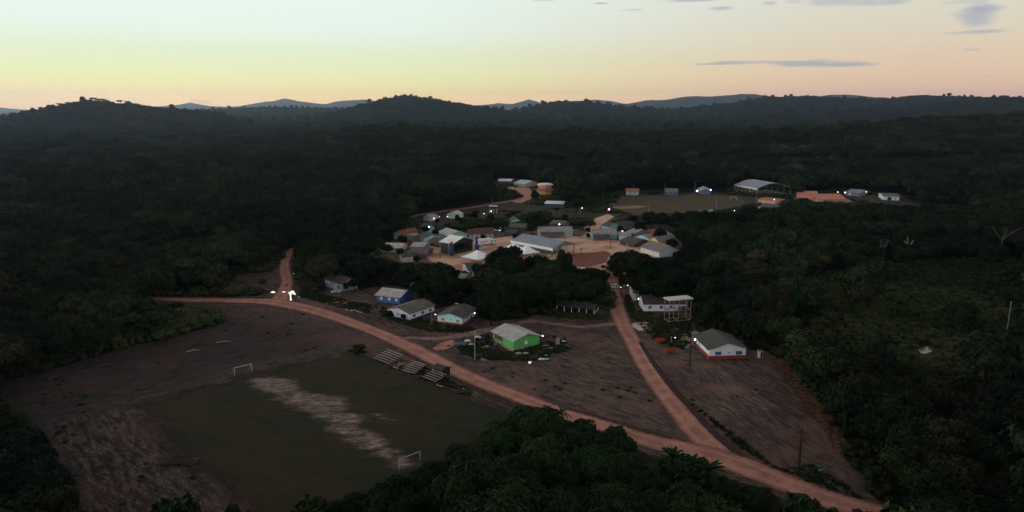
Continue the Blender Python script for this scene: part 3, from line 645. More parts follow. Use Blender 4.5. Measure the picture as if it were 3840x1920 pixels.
for k in range(3): MB().box(B + ex * la * (.54 + .19 * k) - ey * .16 + ez * .22, ex * .14, ey * .1, ez * 2.7).build('post', W_GREEN, T)
MB().box(B + ex * (-.9) - ey * .9, ex * (la + 1.6), ey * .85, ez * .2).build('step', P_GREY, T)
house('house', 'white house with a red base and dark blue shutters at the forest edge', (2606, 1294), (2659, 1347), (2790, 1339), 3.25, 'A', 1.9, .7, W_WHITE, R_DARK, (1.05, P_RED),
      [('C', .24, 1.25, 1.9, 1.15, WN_BLUE), ('C', .81, 1.25, 1.9, 1.15, WN_BLUE), ('C', .54, 1.7, .5, .5, WN_BLUE), ('A', .72, 1.3, 1.6, 1.1, mat('glass block', (.3, .5, .6)))], [('A', .93, .05, 1.0, 2.2, WN_DARK)])
house('house', 'long white house with blue windows behind the concrete tower', (2395, 1144), (2414, 1170), (2572, 1164), 3.1, 'C', 2.0, .4, W_WHITE, R_DARK, (.3, P_RED),
      [('C', .14, 1.2, 1.2, 1.2, WN_BLUE), ('C', .40, 1.2, 1.2, 1.2, WN_BLUE), ('C', .62, 1.2, 1.2, 1.2, WN_BLUE)], [('C', .82, .1, 1.0, 2.1, WN_BLUE), ('C', .93, .1, 2.2, 2.1, WN_DARK)])
house('house', 'white house with a grey roof half hidden by a round tree', (2360, 1101), (2376, 1128), (2530, 1120), 3.2, 'C', 2.0, .4, W_WHITE, roofmat('grey brown roof', (.14, .12, .11), (.09, .08, .07)), None, [('C', .2, 1.2, 1.1, 1.1, WN_BLUE)], [])
house('house', 'whitish blue house with a brown roof standing left under the trees', (1220, 1073), (1283, 1093), (1330, 1078), 3.3, 'A', 2.0, .5, mat('chalky blue wall', (.34, .40, .46), (.12, .15, .18), stain=.6), R_BROWN, None,
      [('A', .80, .9, 1.0, 1.2, WN_DARK), ('A', .45, .9, .9, 1.1, WN_DARK)], [('A', .2, .05, .9, 2.0, WN_DARK)])
house('shed', 'small bright blue shed behind the blue house', (1540, 1090), (1556, 1094), (1576, 1088), 2.6, 'A', .8, .3, W_BLUE, mat('blue sheet', (.05, .13, .36)), cat='shed')
house('house', 'brown roofed house with small white windows by the square edge', (1735, 1013), (1759, 1038), (1801, 1021), 3.0, 'C', 1.8, .6, mat('bluish white wall', (.60, .66, .74), (.45, .50, .55)), R_BROWN, None,
      [('C', f, .9, .9, 1.3, WN_BLUE) for f in (.14, .36, .58, .8)], [])
house('house', 'low pale walled house hidden by trees below the square', (1702, 1062), (1741, 1067), (1790, 1060), 2.9, 'A', 1.1, .5, mat('chalky wall', (.52, .48, .44), (.3, .28, .25)), R_GREY, None, [('A', .3, 1.1, 1, 1, WN_DARK)], [])

# village square ring
house('house', 'pale gabled house with a long red tile roof', (1470, 897), (1502, 900), (1568, 888), 3.1, 'C', 2.0, .5, W_PALE, R_RED, None, [('A', .5, 1.1, 1.0, 1.1, WN_DARK)], [], main='C')
house('house', 'dark brick house with a brown tile roof in front of the red roofed one', (1492, 914), (1545, 918), (1563, 907), 2.8, 'A', 1.5, .5, mat('dark red brick', (.22, .07, .06), (.14, .05, .045)), R_BROWN, None, [('A', .5, 1.1, 1.0, 1.0, WN_DARK)], [])
house('house', 'small turquoise gabled house behind the cyan one', (1588, 873), (1629, 870), (1634, 862), 3.0, 'C', 2.0, .4, mat('turquoise wall', (.22, .48, .50), (.16, .36, .38)), R_DARK, None, [('A', .4, 1.3, .9, .9, WN_DARK)], [])
house('house', 'cyan walled house with a dark roof and two small side windows', (1565, 899), (1589, 911), (1635, 897), 2.8, 'A', 1.5, .5, mat('cyan village wall', (.42, .70, .74), (.32, .54, .57)), R_DARK, None,
      [('A', .3, 1.1, .8, 1.2, WN_DARK), ('A', .72, 1.1, .8, 1.2, WN_DARK)], [])
house('house', 'turquoise walled house with a light grey roof left of the stage', (1643, 886), (1681, 900), (1740, 890), 2.6, 'A', 1.9, .7, mat('turquoise gable wall', (.26, .52, .56), (.2, .4, .43)), R_SILVER, None, [('C', .3, 1.0, .9, 1.0, WN_DARK)], [])
house('house', 'low dark brown roofed building beside the stage', (1606, 920), (1662, 930), (1690, 916), 2.0, 'A', 1.9, .7, mat('dark brown wall', (.09, .06, .05)), R_BROWN, None, [('A', .5, .8, .9, .9, WN_DARK)], [])
house('house', 'long low house with a white metal roof left of the square', (1402, 945), (1500, 948), (1516, 930), 2.6, 'A', 1.2, .6, mat('off white wall', (.52, .50, .46), (.40, .38, .35)), R_SILVER, None, [('A', .3, 1.1, 1, 1, WN_DARK), ('A', .7, 1.1, 1, 1, WN_DARK)], [])
house('house', 'short extension with a ribbed silver roof', (1540, 940), (1585, 942), (1598, 925), 2.3, 'A', 1.0, .5, mat('grey wall', (.3, .28, .27)), roofmat('ribbed silver roof', (.46, .46, .5), (.3, .3, .33)), None, [('A', .5, 1.0, .9, .9, WN_DARK)], [])
house('house', 'brown mauve roofed house at the near left of the square', (1532, 968), (1596, 970), (1606, 948), 2.4, 'A', 1.4, .6, mat('mauve brown wall', (.12, .09, .09)), roofmat('mauve brown roof', (.12, .09, .09), (.08, .065, .065)), None, [('A', .5, 1.0, .9, .9, WN_DARK)], [])
house('house', 'low house with one long cream wall half behind the near trees', (1510, 984), (1575, 978), (1592, 968), 2.7, 'A', 1.1, .3, mat('cream wall', (.50, .46, .40), (.36, .33, .29)), R_DARK, None, [('A', .6, 1.0, .9, .9, WN_DARK)], [])
T, B, ex, ey, la, lc, h = house('house', 'long house with a reddish brown roof and a columned porch behind the truck', (1752, 884), (1760, 893), (1848, 886), 2.7, 'C', 2.2, .7, mat('porch wall', (.26, .29, .30), (.18, .2, .2)), roofmat('dull red roof', (.13, .055, .045), (.085, .045, .04)), None,
      [('A', .5, 1.2, .9, .9, WN_DARK)], [])
for k in range(6): MB().box(B + ey * lc * (.03 + .18 * k) - ex * .6, ex * .25, ey * .25, ez * 2.4).build('column', W_WHITE, T)
T, B, ex, ey, la, lc, h = house('house', 'long grey roofed house with a brown front awning at the back of the square', (2016, 876), (2024, 888), (2146, 886), 2.8, 'C', 2.2, .5, mat('mint village wall', (.42, .55, .52), (.3, .4, .38)), R_GREY, None, [('C', .93, 1.0, .9, .9, WN_DARK)], [])
MB().prism([(-.35, 2.75), (-5.2, 1.75), (-5.2, 1.9), (-.35, 2.95)], B + ey * .2, ex, ey, lc * .72).build('awning', R_BROWN, T)
for k in range(5): MB().box(B + ey * (.5 + lc * .17 * k) - ex * 5.0, ex * .15, ey * .15, ez * 1.75).build('post', M_BARK, T)
T, B, ex, ey, la, lc, h = house('house', 'long house with a grey roof, mint gable and brown awning right of the square', (2212, 886), (2222, 897), (2312, 896), 2.8, 'C', 2.4, .5, mat('dull mint wall', (.24, .38, .36), (.18, .28, .27)), R_GREY, None, [('C', .85, 1.0, 1.2, 1.2, WN_BLUE)], [])
MB().prism([(-.35, 2.75), (-4.2, 1.6), (-4.2, 1.75), (-.35, 2.95)], B + ey * .2, ex, ey, lc * .68).build('awning', R_BROWN, T)
for k in range(5): MB().box(B + ey * (.5 + lc * .16 * k) - ex * 4.0, ex * .15, ey * .15, ez * 1.6).build('post', M_BARK, T)
house('house', 'dark blue roofed cottage peeping over the grey roofed house', (2256, 862), (2282, 866), (2322, 858), 2.8, 'A', 1.6, .4, mat('mint gable paint', (.30, .48, .46)), mat('dark slate roof', (.06, .07, .09)))
house('house', 'dark brown roofed house behind the violet street lamp', (2300, 856), (2330, 862), (2356, 850), 2.8, 'C', 1.7, .4, mat('dim wall', (.16, .17, .15)), R_DARK)
T, B, ex, ey, la, lc, h = house('house', 'pale mint house front with a light grey roof beside the violet lamp', (2317, 888), (2322, 902), (2362, 893), 2.8, 'C', 1.0, .15, mat('pale mint front', (.50, .62, .52), (.42, .5, .44)), R_GREY)
house('house', 'wide light grey gabled roof house right of the pale mint front', (2352, 884), (2376, 893), (2416, 880), 2.7, 'A', 2.0, .7, mat('grey house wall', (.2, .2, .2)), R_GREY)
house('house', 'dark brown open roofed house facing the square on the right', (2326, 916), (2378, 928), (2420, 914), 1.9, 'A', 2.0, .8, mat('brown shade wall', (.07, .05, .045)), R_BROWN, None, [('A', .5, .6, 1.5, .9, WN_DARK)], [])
house('house', 'low house with a bright red tile roof behind the mint gable', (2410, 884), (2440, 890), (2474, 884), 2.6, 'C', 1.4, .4, mat('reddish wall', (.3, .12, .09)), roofmat('bright red roof', (.42, .09, .06), (.30, .07, .05)))
house('house', 'mint gabled house with a very long grey roof', (2413, 903), (2441, 922), (2530, 906), 3.2, 'C', 2.0, .35, mat('mint gable wall', (.46, .74, .66), (.36, .58, .52)), R_GREY, None, [('A', .3, 1.2, .8, 1.2, WN_DARK)], [], main='C')
house('house', 'narrow yellow gabled house with a mauve grey roof', (2447, 920), (2470, 930), (2530, 922), 3.3, 'C', 2.2, .2, W_YELLOW, roofmat('mauve grey roof', (.25, .22, .25), (.18, .16, .18)), None, [('A', .5, 1.3, 1.0, 1.2, W_SALMON)], [], main='C')
house('house', 'house with a white and grey gable at the right end of the square', (2472, 966), (2548, 958), (2550, 930), 2.9, 'C', 2.6, .5, mat('white gable wall', (.66, .66, .68), (.5, .5, .52)), roofmat('grey mauve roof', (.23, .20, .21), (.16, .145, .15)), None, [('A', .3, 1.2, .9, 1.0, WN_DARK)], [])
house('house', 'small grey roofed house at the far right of the roofs', (2530, 912), (2556, 922), (2574, 908), 2.6, 'A', 1.4, .4, mat('dim grey wall', (.15, .15, .15)), R_GREY)
house('house', 'turquoise gabled cottage with brown roofs in front at the back of the village', (1918, 846), (1953, 845), (1956, 836), 2.9, 'C', 1.8, .2, mat('bright turquoise wall', (.22, .58, .60), (.18, .45, .47)), R_DARK)
house('house', 'dim brown roofed house in front of the turquoise cottage', (1890, 866), (1968, 868), (1974, 856), 2.4, 'A', 1.4, .5, mat('dim brown wall', (.08, .07, .06)), roofmat('dim brown roof', (.12, .11, .095), (.08, .075, .065)))
house('shed', 'lower dark shed below the dim brown roof', (1893, 884), (1935, 886), (1940, 876), 1.9, 'A', 1.2, .4, mat('dark shed wall', (.06, .055, .05)), R_DARK, cat='shed')
house('shed', 'grey low gable roof above the back of the long grey house', (2062, 850), (2110, 854), (2150, 846), 2.0, 'A', 1.5, .4, mat('dim mauve wall', (.11, .095, .095)), roofmat('dim mauve roof', (.15, .13, .13), (.1, .09, .09)), cat='shed')
house('shed', 'white and blue shed beside the back lane', (1852, 864), (1864, 866), (1875, 862), 2.4, 'A', .7, .2, mat('pale shed wall', (.5, .58, .66)), P_BLUE, cat='shed')
# back of the village
house('house', 'pale mint house wall beside the violet lamp at the back', (1588, 826), (1612, 830), (1622, 822), 2.6, 'C', 1.4, .3, mat('back mint wall', (.46, .58, .52)), R_PALE if False else R_GREY)
house('house', 'white gabled house with a pale roof at the back left', (1676, 818), (1712, 821), (1728, 814), 2.8, 'C', 1.8, .3, mat('back white wall', (.55, .64, .58)), R_SILVER)
house('house', 'long white metal roofed building on the far road', (1868, 689), (1916, 690), (1922, 684), 2.8, 'A', 1.4, .5, mat('far dim wall', (.14, .13, .12)), R_WHITE)
house('house', 'light blue roofed hall with yellow walls on the far road', (1928, 697), (1968, 701), (1988, 692), 2.8, 'A', 2.4, .9, W_TAN, roofmat('light blue roof', (.52, .60, .72), (.42, .50, .6)))
house('wall_house', 'long low dark walled house with two white roof ends', (2042, 779), (2112, 781), (2118, 770), 3.2, 'A', .9, .3, mat('dim violet wall', (.07, .07, .09)), R_WHITE, cat='house').__getitem__(0).name = 'house'
house('house', 'small white house with a red roof beyond the far pitch', (2347, 731), (2394, 732), (2400, 722), 3.0, 'A', 1.6, .5, mat('far white wall', (.55, .56, .52)), roofmat('far red roof', (.38, .16, .13), (.28, .12, .1)), None, [('A', .65, 1.1, 1.1, 1.1, WN_DARK), ('A', .3, 1.1, 1.1, 1.1, WN_DARK)], [])
house('house', 'blue walled house with a dim grey roof beyond the far pitch', (2497, 731), (2540, 732), (2548, 722), 2.8, 'A', 1.8, .7, mat('far blue wall', (.14, .20, .34), (.06, .08, .14)), roofmat('far grey roof', (.17, .16, .18), (.12, .12, .13)), None, [('A', .6, 1, 3, 1.4, WN_DARK)], [])
house('house', 'light blue gabled house between two lamps beyond the far pitch', (2622, 728), (2664, 729), (2672, 718), 2.8, 'C', 1.9, .9, mat('violet blue wall', (.16, .16, .32), (.1, .1, .2)), roofmat('pale blue roof', (.34, .42, .52), (.28, .34, .42)))
house('house', 'white house with a dark doorway right of the school', (3312, 750), (3372, 752), (3398, 742), 3.2, 'A', 1.3, .6, mat('bright far wall', (.72, .76, .76)), roofmat('far dark grey roof', (.14, .15, .15), (.1, .1, .11)), None, [('A', .25, 1, 1, 1, WN_DARK)], [('A', .62, .1, 3.0, 2.5, WN_DARK)])
house('house', 'grey roofed house with a lit violet porch lamp right of the school', (3172, 733), (3222, 737), (3238, 726), 2.8, 'A', 1.8, .7, mat('dim lilac wall', (.2, .2, .26)), roofmat('far mid grey roof', (.24, .26, .30), (.18, .19, .22)), None, [('A', .7, .8, 1.6, 1.4, WN_WHITE)], [])
house('house', 'mint cottage half hidden by trees before the far pitch', (2615, 803), (2650, 806), (2660, 797), 2.6, 'A', 1.0, .3, mat('mint cottage wall', (.5, .66, .55)), R_DARK)
house('house', 'dark slate roofed house below the sports hall', (2842, 786), (2888, 792), (2928, 784), 2.4, 'A', 1.7, .5, mat('bluish wall', (.36, .46, .52)), mat('slate roof', (.07, .075, .085), (.05, .055, .06)), None, [('C', .5, 1, 1, 1, WN_WHITE)], [])
house('house', 'tiny grey roofed hut among the trees right of the village', (2690, 913), (2712, 915), (2718, 906), 2.2, 'A', 1.1, .3, mat('hut wall', (.12, .12, .11)), R_GREY)
# school: two long orange tiled wings and a short one
house('school', 'salmon roofed school wing, tallest part beside the long wing', (2990, 757), (3062, 760), (3074, 738), 3.4, 'A', 3.4, .9, W_SALMON, roofmat('salmon roof', (.66, .26, .20), (.5, .2, .15)), None, [('A', .5, 1.1, 1.4, 1.2, WN_DARK)], [], cat='school')
house('school', 'long orange roofed school wing with arched windows', (3066, 762), (3170, 762), (3180, 746), 3.2, 'A', 2.6, .9, W_TAN, R_ORANGE, None, [('A', f, .6, 2.0, 1.6, WN_DARK) for f in (.12, .28, .44, .6)], [], cat='school')
house('school', 'low reddish school annex at the right end of the long wing', (3130, 770), (3198, 768), (3204, 758), 2.2, 'A', 1.4, .4, mat('red annex wall', (.34, .10, .08)), roofmat('red brown roof', (.30, .12, .10), (.22, .1, .08)), cat='school')
house('house', 'low orange walled building below the sports hall', (2842, 762), (2906, 768), (2918, 758), 3.0, 'A', .8, .3, W_SALMON, roofmat('dull orange roof', (.40, .18, .13), (.3, .14, .1)))
house('house', 'left orange roofed lodge before the school', (2955, 768), (2986, 770), (2994, 760), 2.4, 'A', 1.6, .5, W_SALMON, R_ORANGE)

# two tier orange chapel
T = thing('chapel', 'two tiered orange chapel with a curved pale roof by the far road', 'chapel', gp(2044, 732))
c0 = gp(2044, 726)
MB().lathe(c0, [(7.4, 0), (7.4, 3.4), (6.6, 3.4), (6.6, 3.6), (0.1, 3.6)], 8).build('lower_wall', mat('chapel yellow wall', (.66, .42, .13), (.5, .3, .1)), T)
MB().lathe(c0 + ez * 3.6, [(8.4, -.5), (8.4, -.3), (6.2, 1.3), (0.1, 1.32)], 8).build('lower_roof', mat('chapel tile skirt', (.36, .14, .11), (.26, .1, .08)), T)
MB().lathe(c0 + ez * 4.95, [(5.6, 0), (7.0, 3.0), (6.6, 3.1), (0.1, 3.12)], 8).build('upper_wall', W_ORANGE, T)
MB().lathe(c0 + ez * 8.1, [(7.6, -.1), (7.6, .1), (5.0, 1.1), (.1, 1.6)], 8).build('roof', R_WHITE, T)
# sports hall with an arched roof
B, ex, ey, la, lc = frame_of((2754, 716), (2838, 733), (2938, 724), 'A')
T = thing('sports_hall', 'sports hall with a wide arched blue grey metal roof', 'sports hall', B + ex * la / 2 + ey * lc / 2)
prof = [(lc * k / 14, 6.0 + 4.4 * math.sin(math.pi * k / 14)) for k in range(15)]
MB().prism(prof + [(x_, z_ - .25) for x_, z_ in prof[::-1]], B, ey, ex, la).build('roof', R_METAL, T)
MB().box(B - ey * .15 + ez * 4.7, ex * la, ey * .12, ez * 1.6).build('fascia', mat('pale fascia', (.62, .63, .66)), T)
MB().prism(prof[1:-1] + [(lc * 13 / 14, 5.2), (lc / 14, 5.2)], B + ex * (la - .4), ey, ex, .2).build('gable', W_GREY, T)
for k in range(7): MB().box(B + ex * (la * k / 6 - (.35 if k == 6 else 0)) + ey * .1, ex * .35, ey * .35, ez * 5.9).build('column', P_GREY, T)
for k in range(5): MB().box(B + ex * (la * k / 4 - (.35 if k == 4 else 0)) + ey * (lc - .45), ex * .35, ey * .35, ez * 5.9).build('column', P_GREY, T)
MB().box(B + ex * .3 + ey * .3, ex * (la - .6), ey * (lc - .6), ez * .25).build('floor_slab', P_GREY, T)
# pavilion on the square
B, ex, ey, la, lc = frame_of((1924, 934), (2071, 964), (2170, 951), 'A')
T = thing('pavilion', 'large open pavilion with a grey blue roof and pale eave in the square', 'pavilion', B + ex * la / 2 + ey * lc / 2)
hp = 4.7; rs = 2.6
MB().prism([(-.8, hp - .1), (lc / 2, hp + rs), (lc + .8, hp - .1), (lc + .8, hp + .12), (lc / 2, hp + rs + .22), (-.8, hp + .12)], B - ex * 1.2, ey, ex, la + 2.2).build('roof', R_METAL, T)
MB().box(B - ey * 1.0 - ex * 1.2 + ez * (hp - 1.25), ex * (la + 2.2), ey * .12, ez * 1.4).build('fascia', mat('pale eave board', (.88, .88, .85), (.75, .75, .72), stain=.2), T)
MB().prism([(0.1, hp), (lc - .1, hp), (lc / 2, hp + rs - .1)], B - ex * .4, ey, ex, .15).build('gable', mat('grey gable panel', (.22, .22, .23)), T)
MB().box(B - ex * .30 + ey * lc * .42, ex * 3.2, ey * lc * .26, ez * 4.6).build('wall', W_TAN, T)
MB().box(B + ex * .1 + ey * .1, ex * (la - .2), ey * .18, ez * 1.0).build('low_wall', mat('cream low wall', (.56, .47, .32)), T)
MB().box(B + ex * .1 + ey * .3, ex * .18, ey * (lc - .4), ez * 1.0).build('low_wall', mat('cream low wall', (.56, .47, .32)), T)
MB().box(B + ex * la * .45 + ey * .6, ex * la * .5, ey * .15, ez * 2.2).build('banner', mat('pink banner', (.45, .2, .2)), T)
for k in range(7): MB().box(B + ex * (.1 + (la - .5) * k / 6) - ey * .25, ex * .3, ey * .3, ez * hp).build('column', W_GREY, T)
for k in range(1, 4): MB().box(B - ex * .25 + ey * (lc * k / 3 - .4), ex * .3, ey * .3, ez * hp).build('column', W_GREY, T)
for k in range(1, 7): MB().box(B + ex * (.1 + (la - .5) * k / 6) + ey * (lc - .4), ex * .3, ey * .3, ez * hp).build('column', W_GREY, T)
MB().box(B + ex * .4 + ey * .5, ex * (la - .8), ey * (lc - 1), ez * .15).build('floor_slab', P_GREY, T)
# open shed with white posts
B, ex, ey, la, lc = frame_of((2087, 1166), (2228, 1180), (2262, 1164), 'A')
T = thing('open_shed', 'long open shed with a dark roof and white posts', 'shed', B + ex * la / 2 + ey * lc / 2)
MB().prism([(-.5, 2.1), (lc / 2, 3.5), (lc + .5, 2.1), (lc + .5, 2.25), (lc / 2, 3.66), (-.5, 2.25)], B - ex * .5, ey, ex, la + 1).build('roof', R_DARK, T)
for k in range(6):
    MB().box(B + ex * (la - .2) * k / 5, ex * .2, ey * .2, ez * 2.2).build('post', W_WHITE, T)
    MB().box(B + ex * (la - .2) * k / 5 + ey * (lc - .2), ex * .2, ey * .2, ez * 2.2).build('post', W_WHITE, T)
MB().box(B + ex * .05 + ey * .25, ex * .12, ey * (lc - .5), ez * .8).build('low_wall', mat('shed low wall', (.4, .38, .36)), T)
# stage
B = gp(1697, 957); A = gp(1680, 946); C_ = gp(1776, 940); ey = (C_ - B); lc = ey.length; ey.normalize(); ex = Vector((-ey.y, ex.x, 0)) if False else Vector((-ey.y, ey.x, 0)); la = 9.0
if ex.dot(A - B) < 0: ex = -ex
T = thing('stage', 'festival stage with a white peaked roof, dark front and truss towers', 'stage', B + ex * la / 2 + ey * lc / 2)
MT = mat('truss aluminium', (.42, .36, .33), (.3, .25, .23), rough=.5)
for (a_, c_) in ((0, 0), (la, 0), (0, lc), (la, lc)):
    q = B + ex * a_ + ey * c_; tr = MB()
    for dx_, dy_ in ((0, 0), (.5, 0), (0, .5), (.5, .5)): tr.box(q + ex * dx_ + ey * dy_, ex * .09, ey * .09, ez * 7.2)
    for z_ in range(7):
        tr.bar(q + ez * z_, q + ex * .5 + ez * (z_ + 1), .06); tr.bar(q + ey * .5 + ez * z_, q + ez * (z_ + 1), .06)
    tr.build('truss_tower', MT, T)
MB().prism([(-.6, 6.0), (lc / 2, 8.6), (lc + .6, 6.0), (lc + .6, 6.15), (lc / 2, 8.8), (-.6, 6.15)], B - ex * .8, ey, ex, la + 1.2).build('roof', mat('white stage canvas', (.86, .82, .76), (.74, .7, .66)), T)
MB().prism([(.2, 5.4), (lc - .2, 5.4), (lc - .2, 6.0), (lc / 2, 8.3), (.2, 6.0)], B + ex * .1, ey, ex, .12).build('front_gable', mat('black cloth', (.02, .022, .03)), T)
MB().box(B + ey * .2 + ex * .6, ex * (la - .8), ey * .1, ez * 5.9).build('side_mesh', mat('grey stage mesh', (.05, .05, .055)), T)
MB().box(B + ex * (la - .3) + ey * .6, ex * .1, ey * (lc - 1.0), ez * 5.9).build('backdrop', mat('navy backdrop', (.015, .022, .04)), T)
MB().box(B + ey * (lc - .3) + ex * .6, ex * (la - .8), ey * .1, ez * 5.9).build('side_mesh', mat('grey stage mesh', (.05, .05, .055)), T)
MB().box(B + ex * .7 + ey * .5, ex * (la - 1.2), ey * (lc - 1), ez * 1.3).build('deck', mat('black stage deck', (.03, .025, .03)), T)
for nm, c_ in (('l', -2.3), ('r', lc + .7)):
    q = B + ey * c_ - ex * .6; tr = MB()
    for dx_, dy_ in ((0, 0), (1.2, 0), (0, 1.8), (1.2, 1.8)): tr.box(q + ex * dx_ + ey * dy_, ex * .12, ey * .12, ez * 8.6)
    tw = tr.build('speaker_tower', MT, T)
    MB().box(q + ex * .02 + ey * .05 - ex * .1, ex * .08, ey * 1.9, ez * 7.2).build('banner', mat('navy banner', (.02, .045, .13)), tw)
    MB().box(q - ex * .7 - ey * .3, ex * .58, ey * 2.6, ez * 2.4).build('base_cover', mat('navy banner', (.02, .045, .13)), tw)

# peaked tents
def tent(label, apex, left, near, right, hz=3.0, pk=3.2):
    a = gp(*apex, hz + pk); l, n_ = gp(*left, hz), gp(*near, hz)
    ex = (l - n_); L = ex.length; ex.normalize(); ey = Vector((-ex.y, ex.x, 0))
    if ey.y < 0: ey = -ey
    L = max(L, 7); r = gp(*right, hz)
    cx_ = n_ + ex * L / 2 + ey * L / 2
    T = thing('tent', label, 'tent', (cx_.x, cx_.y, 0), 'white peaked tents in the square')
    k = [n_, n_ + ex * L, n_ + ex * L + ey * L, n_ + ey * L]; V = []; mid = [(k[i] + k[(i + 1) % 4]) / 2 for i in range(4)]
    rings = []; steps = [0, .25, .5, .75, 1]
    mb = MB(); vs = []
    for s_ in steps:
        zz = hz + pk * (s_ ** 1.35)
        for q in k: c = Vector((cx_.x, cx_.y, 0)); v = Vector((q.x, q.y, 0)) * (1 - s_) + c * s_; vs.append(Vector((v.x, v.y, zz)))
    fs = [(i * 4 + j, i * 4 + (j + 1) % 4, (i + 1) * 4 + (j + 1) % 4, (i + 1) * 4 + j) for i in range(4) for j in range(4)]
    mb.add(vs, fs).build('canopy', mat('white tent canvas', (.90, .92, .93), (.78, .8, .82), stain=.2), T)
    vb = MB()
    for i in range(4):
        q, w = k[i], k[(i + 1) % 4]; d = (w - q).normalized(); vb.bar(q - ez * .17, w - ez * .17, .03, .3)
    vb.build('valance', mat('white tent canvas', (.9, .92, .93)), T)
    for q in k: MB().tube([(q.x, q.y, 0), (q.x, q.y, hz)], .06, 6).build('leg', MT, T)
tent('white peaked tent in front of the stage', (1782, 944), (1729, 961), (1790, 973), (1813, 960))
tent('white peaked tent left of the pavilion eave, behind the near tree', (1915, 918), (1868, 934), (1925, 945), (1950, 932))
tent('white peaked tent touching the front of the pavilion', (1966, 927), (1926, 940), (1964, 952), (2018, 943))

# ------------------------------------------------------------------ vehicles
M_TYRE = mat('tyre rubber', (.02, .02, .02)); M_GLASS = mat('car glass', (.03, .04, .05), rough=.15, spec=.6); M_CARW = mat('white car paint', (.78, .80, .84), (.7, .72, .75), rough=.35, stain=.15)
def wheel(T, c, ax, r, w):
    mb = MB(); mb.tube([c - ax * w / 2, c + ax * w / 2], r, 12); o = mb.build('wheel', M_TYRE, T)
    MB().tube([c - ax * (w / 2 + .02), c + ax * (w / 2 + .02)], r * .5, 8).build('rim', MT, o)
def car(label, px, d, L=4.3, W=1.8, pickup=False, cat='car'):
    c = gp(*px); d = Vector((math.cos(d), math.sin(d), 0)); s = Vector((-d.y, d.x, 0))
    T = thing('car', label, cat, c)
    o = c - s * W / 2 - d * L / 2
    body = [(0, .35), (L, .35), (L, .75), (L * .96, .95), (L * .74, 1.0), (L * .6, 1.02), (0.05, 1.0), (0, .9)]
    MB().prism(body, o, d, s, W).build('body', M_CARW, T)
    if pickup: cab = [(L * .38, 1.0), (L * .76, 1.0), (L * .66, 1.6), (L * .42, 1.62)]
    else: cab = [(L * .06, 1.0), (L * .76, 1.0), (L * .62, 1.48), (L * .2, 1.5)]
    cb = MB().prism(cab, o + s * .1, d, s, W - .2).build('cabin', M_GLASS, T)
    x0, x1 = cab[3][0], cab[2][0]
    MB().box(o + d * x0 + s * .12 + ez * (cab[3][1] + .003), d * (x1 - x0), s * (W - .24), ez * .05).build('roof', M_CARW, T)
    for a_ in (.2, .8):
        for b_ in (0.05, W - .05): wheel(T, o + d * L * a_ + s * b_ + ez * .33, s, .33, .22)
    for b_ in (.2, W - .2): MB().box(o + d * L + s * (b_ - .12) + ez * .6, d * .03, s * .24, ez * .14).build('headlight', WN_WHITE, T)
    return T
car('white pickup parked beside the truck', (1803, 934), math.radians(12), 5.0, pickup=True, cat='pickup')
car('white car on the road below the square', (2302, 1080), math.radians(170))
car('small pale car on the yard of the light blue roofed hall', (1922, 707), math.radians(20))
# truck
Bq = gp(1786, 928); Cq = gp(1846, 920); d = (Cq - Bq); L = d.length; d.normalize(); s = Vector((-d.y, d.x, 0))
if s.y < 0: s = -s
T = thing('truck', 'white box lorry with a faded red sign parked behind the stage', 'truck', Bq + d * L / 2 + s * 1.2)
M_TRK = mat('truck body white', (.78, .77, .78), (.66, .64, .66), rough=.5)
MB().box(Bq + ez * 1.2, d * L, s * 2.6, ez * 2.9).build('cargo_box', M_TRK, T)
MB().box(Bq + ez * .8 + s * .5, d * (L + 2.0), s * 1.6, ez * .35).build('chassis', M_TYRE, T)
cabo = Bq + d * (L + .5)
MB().prism([(0, .6), (2.1, .6), (2.1, 1.8), (1.8, 2.9), (0, 3.0)], cabo, d, s, 2.5).build('cab', M_TRK, T)
MB().prism([(1.0, 1.9), (1.98, 1.9), (1.74, 2.7), (1.0, 2.7)], cabo - s * .02, d, s, 2.54).build('window', M_GLASS, T)
lt = MB(); r_ = random.Random(3); xx = L * .30
for k in range(9):       # illegible slanted red sign writing
    ww = L * .042; z0 = 2.2 + .02 * k
    lt.prism([(xx, z0), (xx + ww * .45, z0), (xx + ww * .75, z0 + .95 - .12 * (k % 3)), (xx + ww * .3, z0 + .95 - .12 * (k % 3))], Bq - s * .025, d, s, .02)
    lt.prism([(xx + ww * .5, z0), (xx + ww, z0), (xx + ww * 1.05, z0 + .25), (xx + ww * .55, z0 + .25)], Bq - s * .028, d, s, .02)
    xx += ww * 1.12
lt.build('sign_writing', mat('faded red paint', (.42, .12, .16)), T)
MB().box(Bq - s * .02 + d * (L - .9) + ez * 1.9, d * .5, s * .018, ez * 1.4).build('side_door', WN_DARK, T)
for a_ in (1.2, 2.4, L + 1.4):
    for b_ in (.15, 2.35): wheel(T, Bq + d * a_ + s * b_ + ez * .52, s, .52, .3)

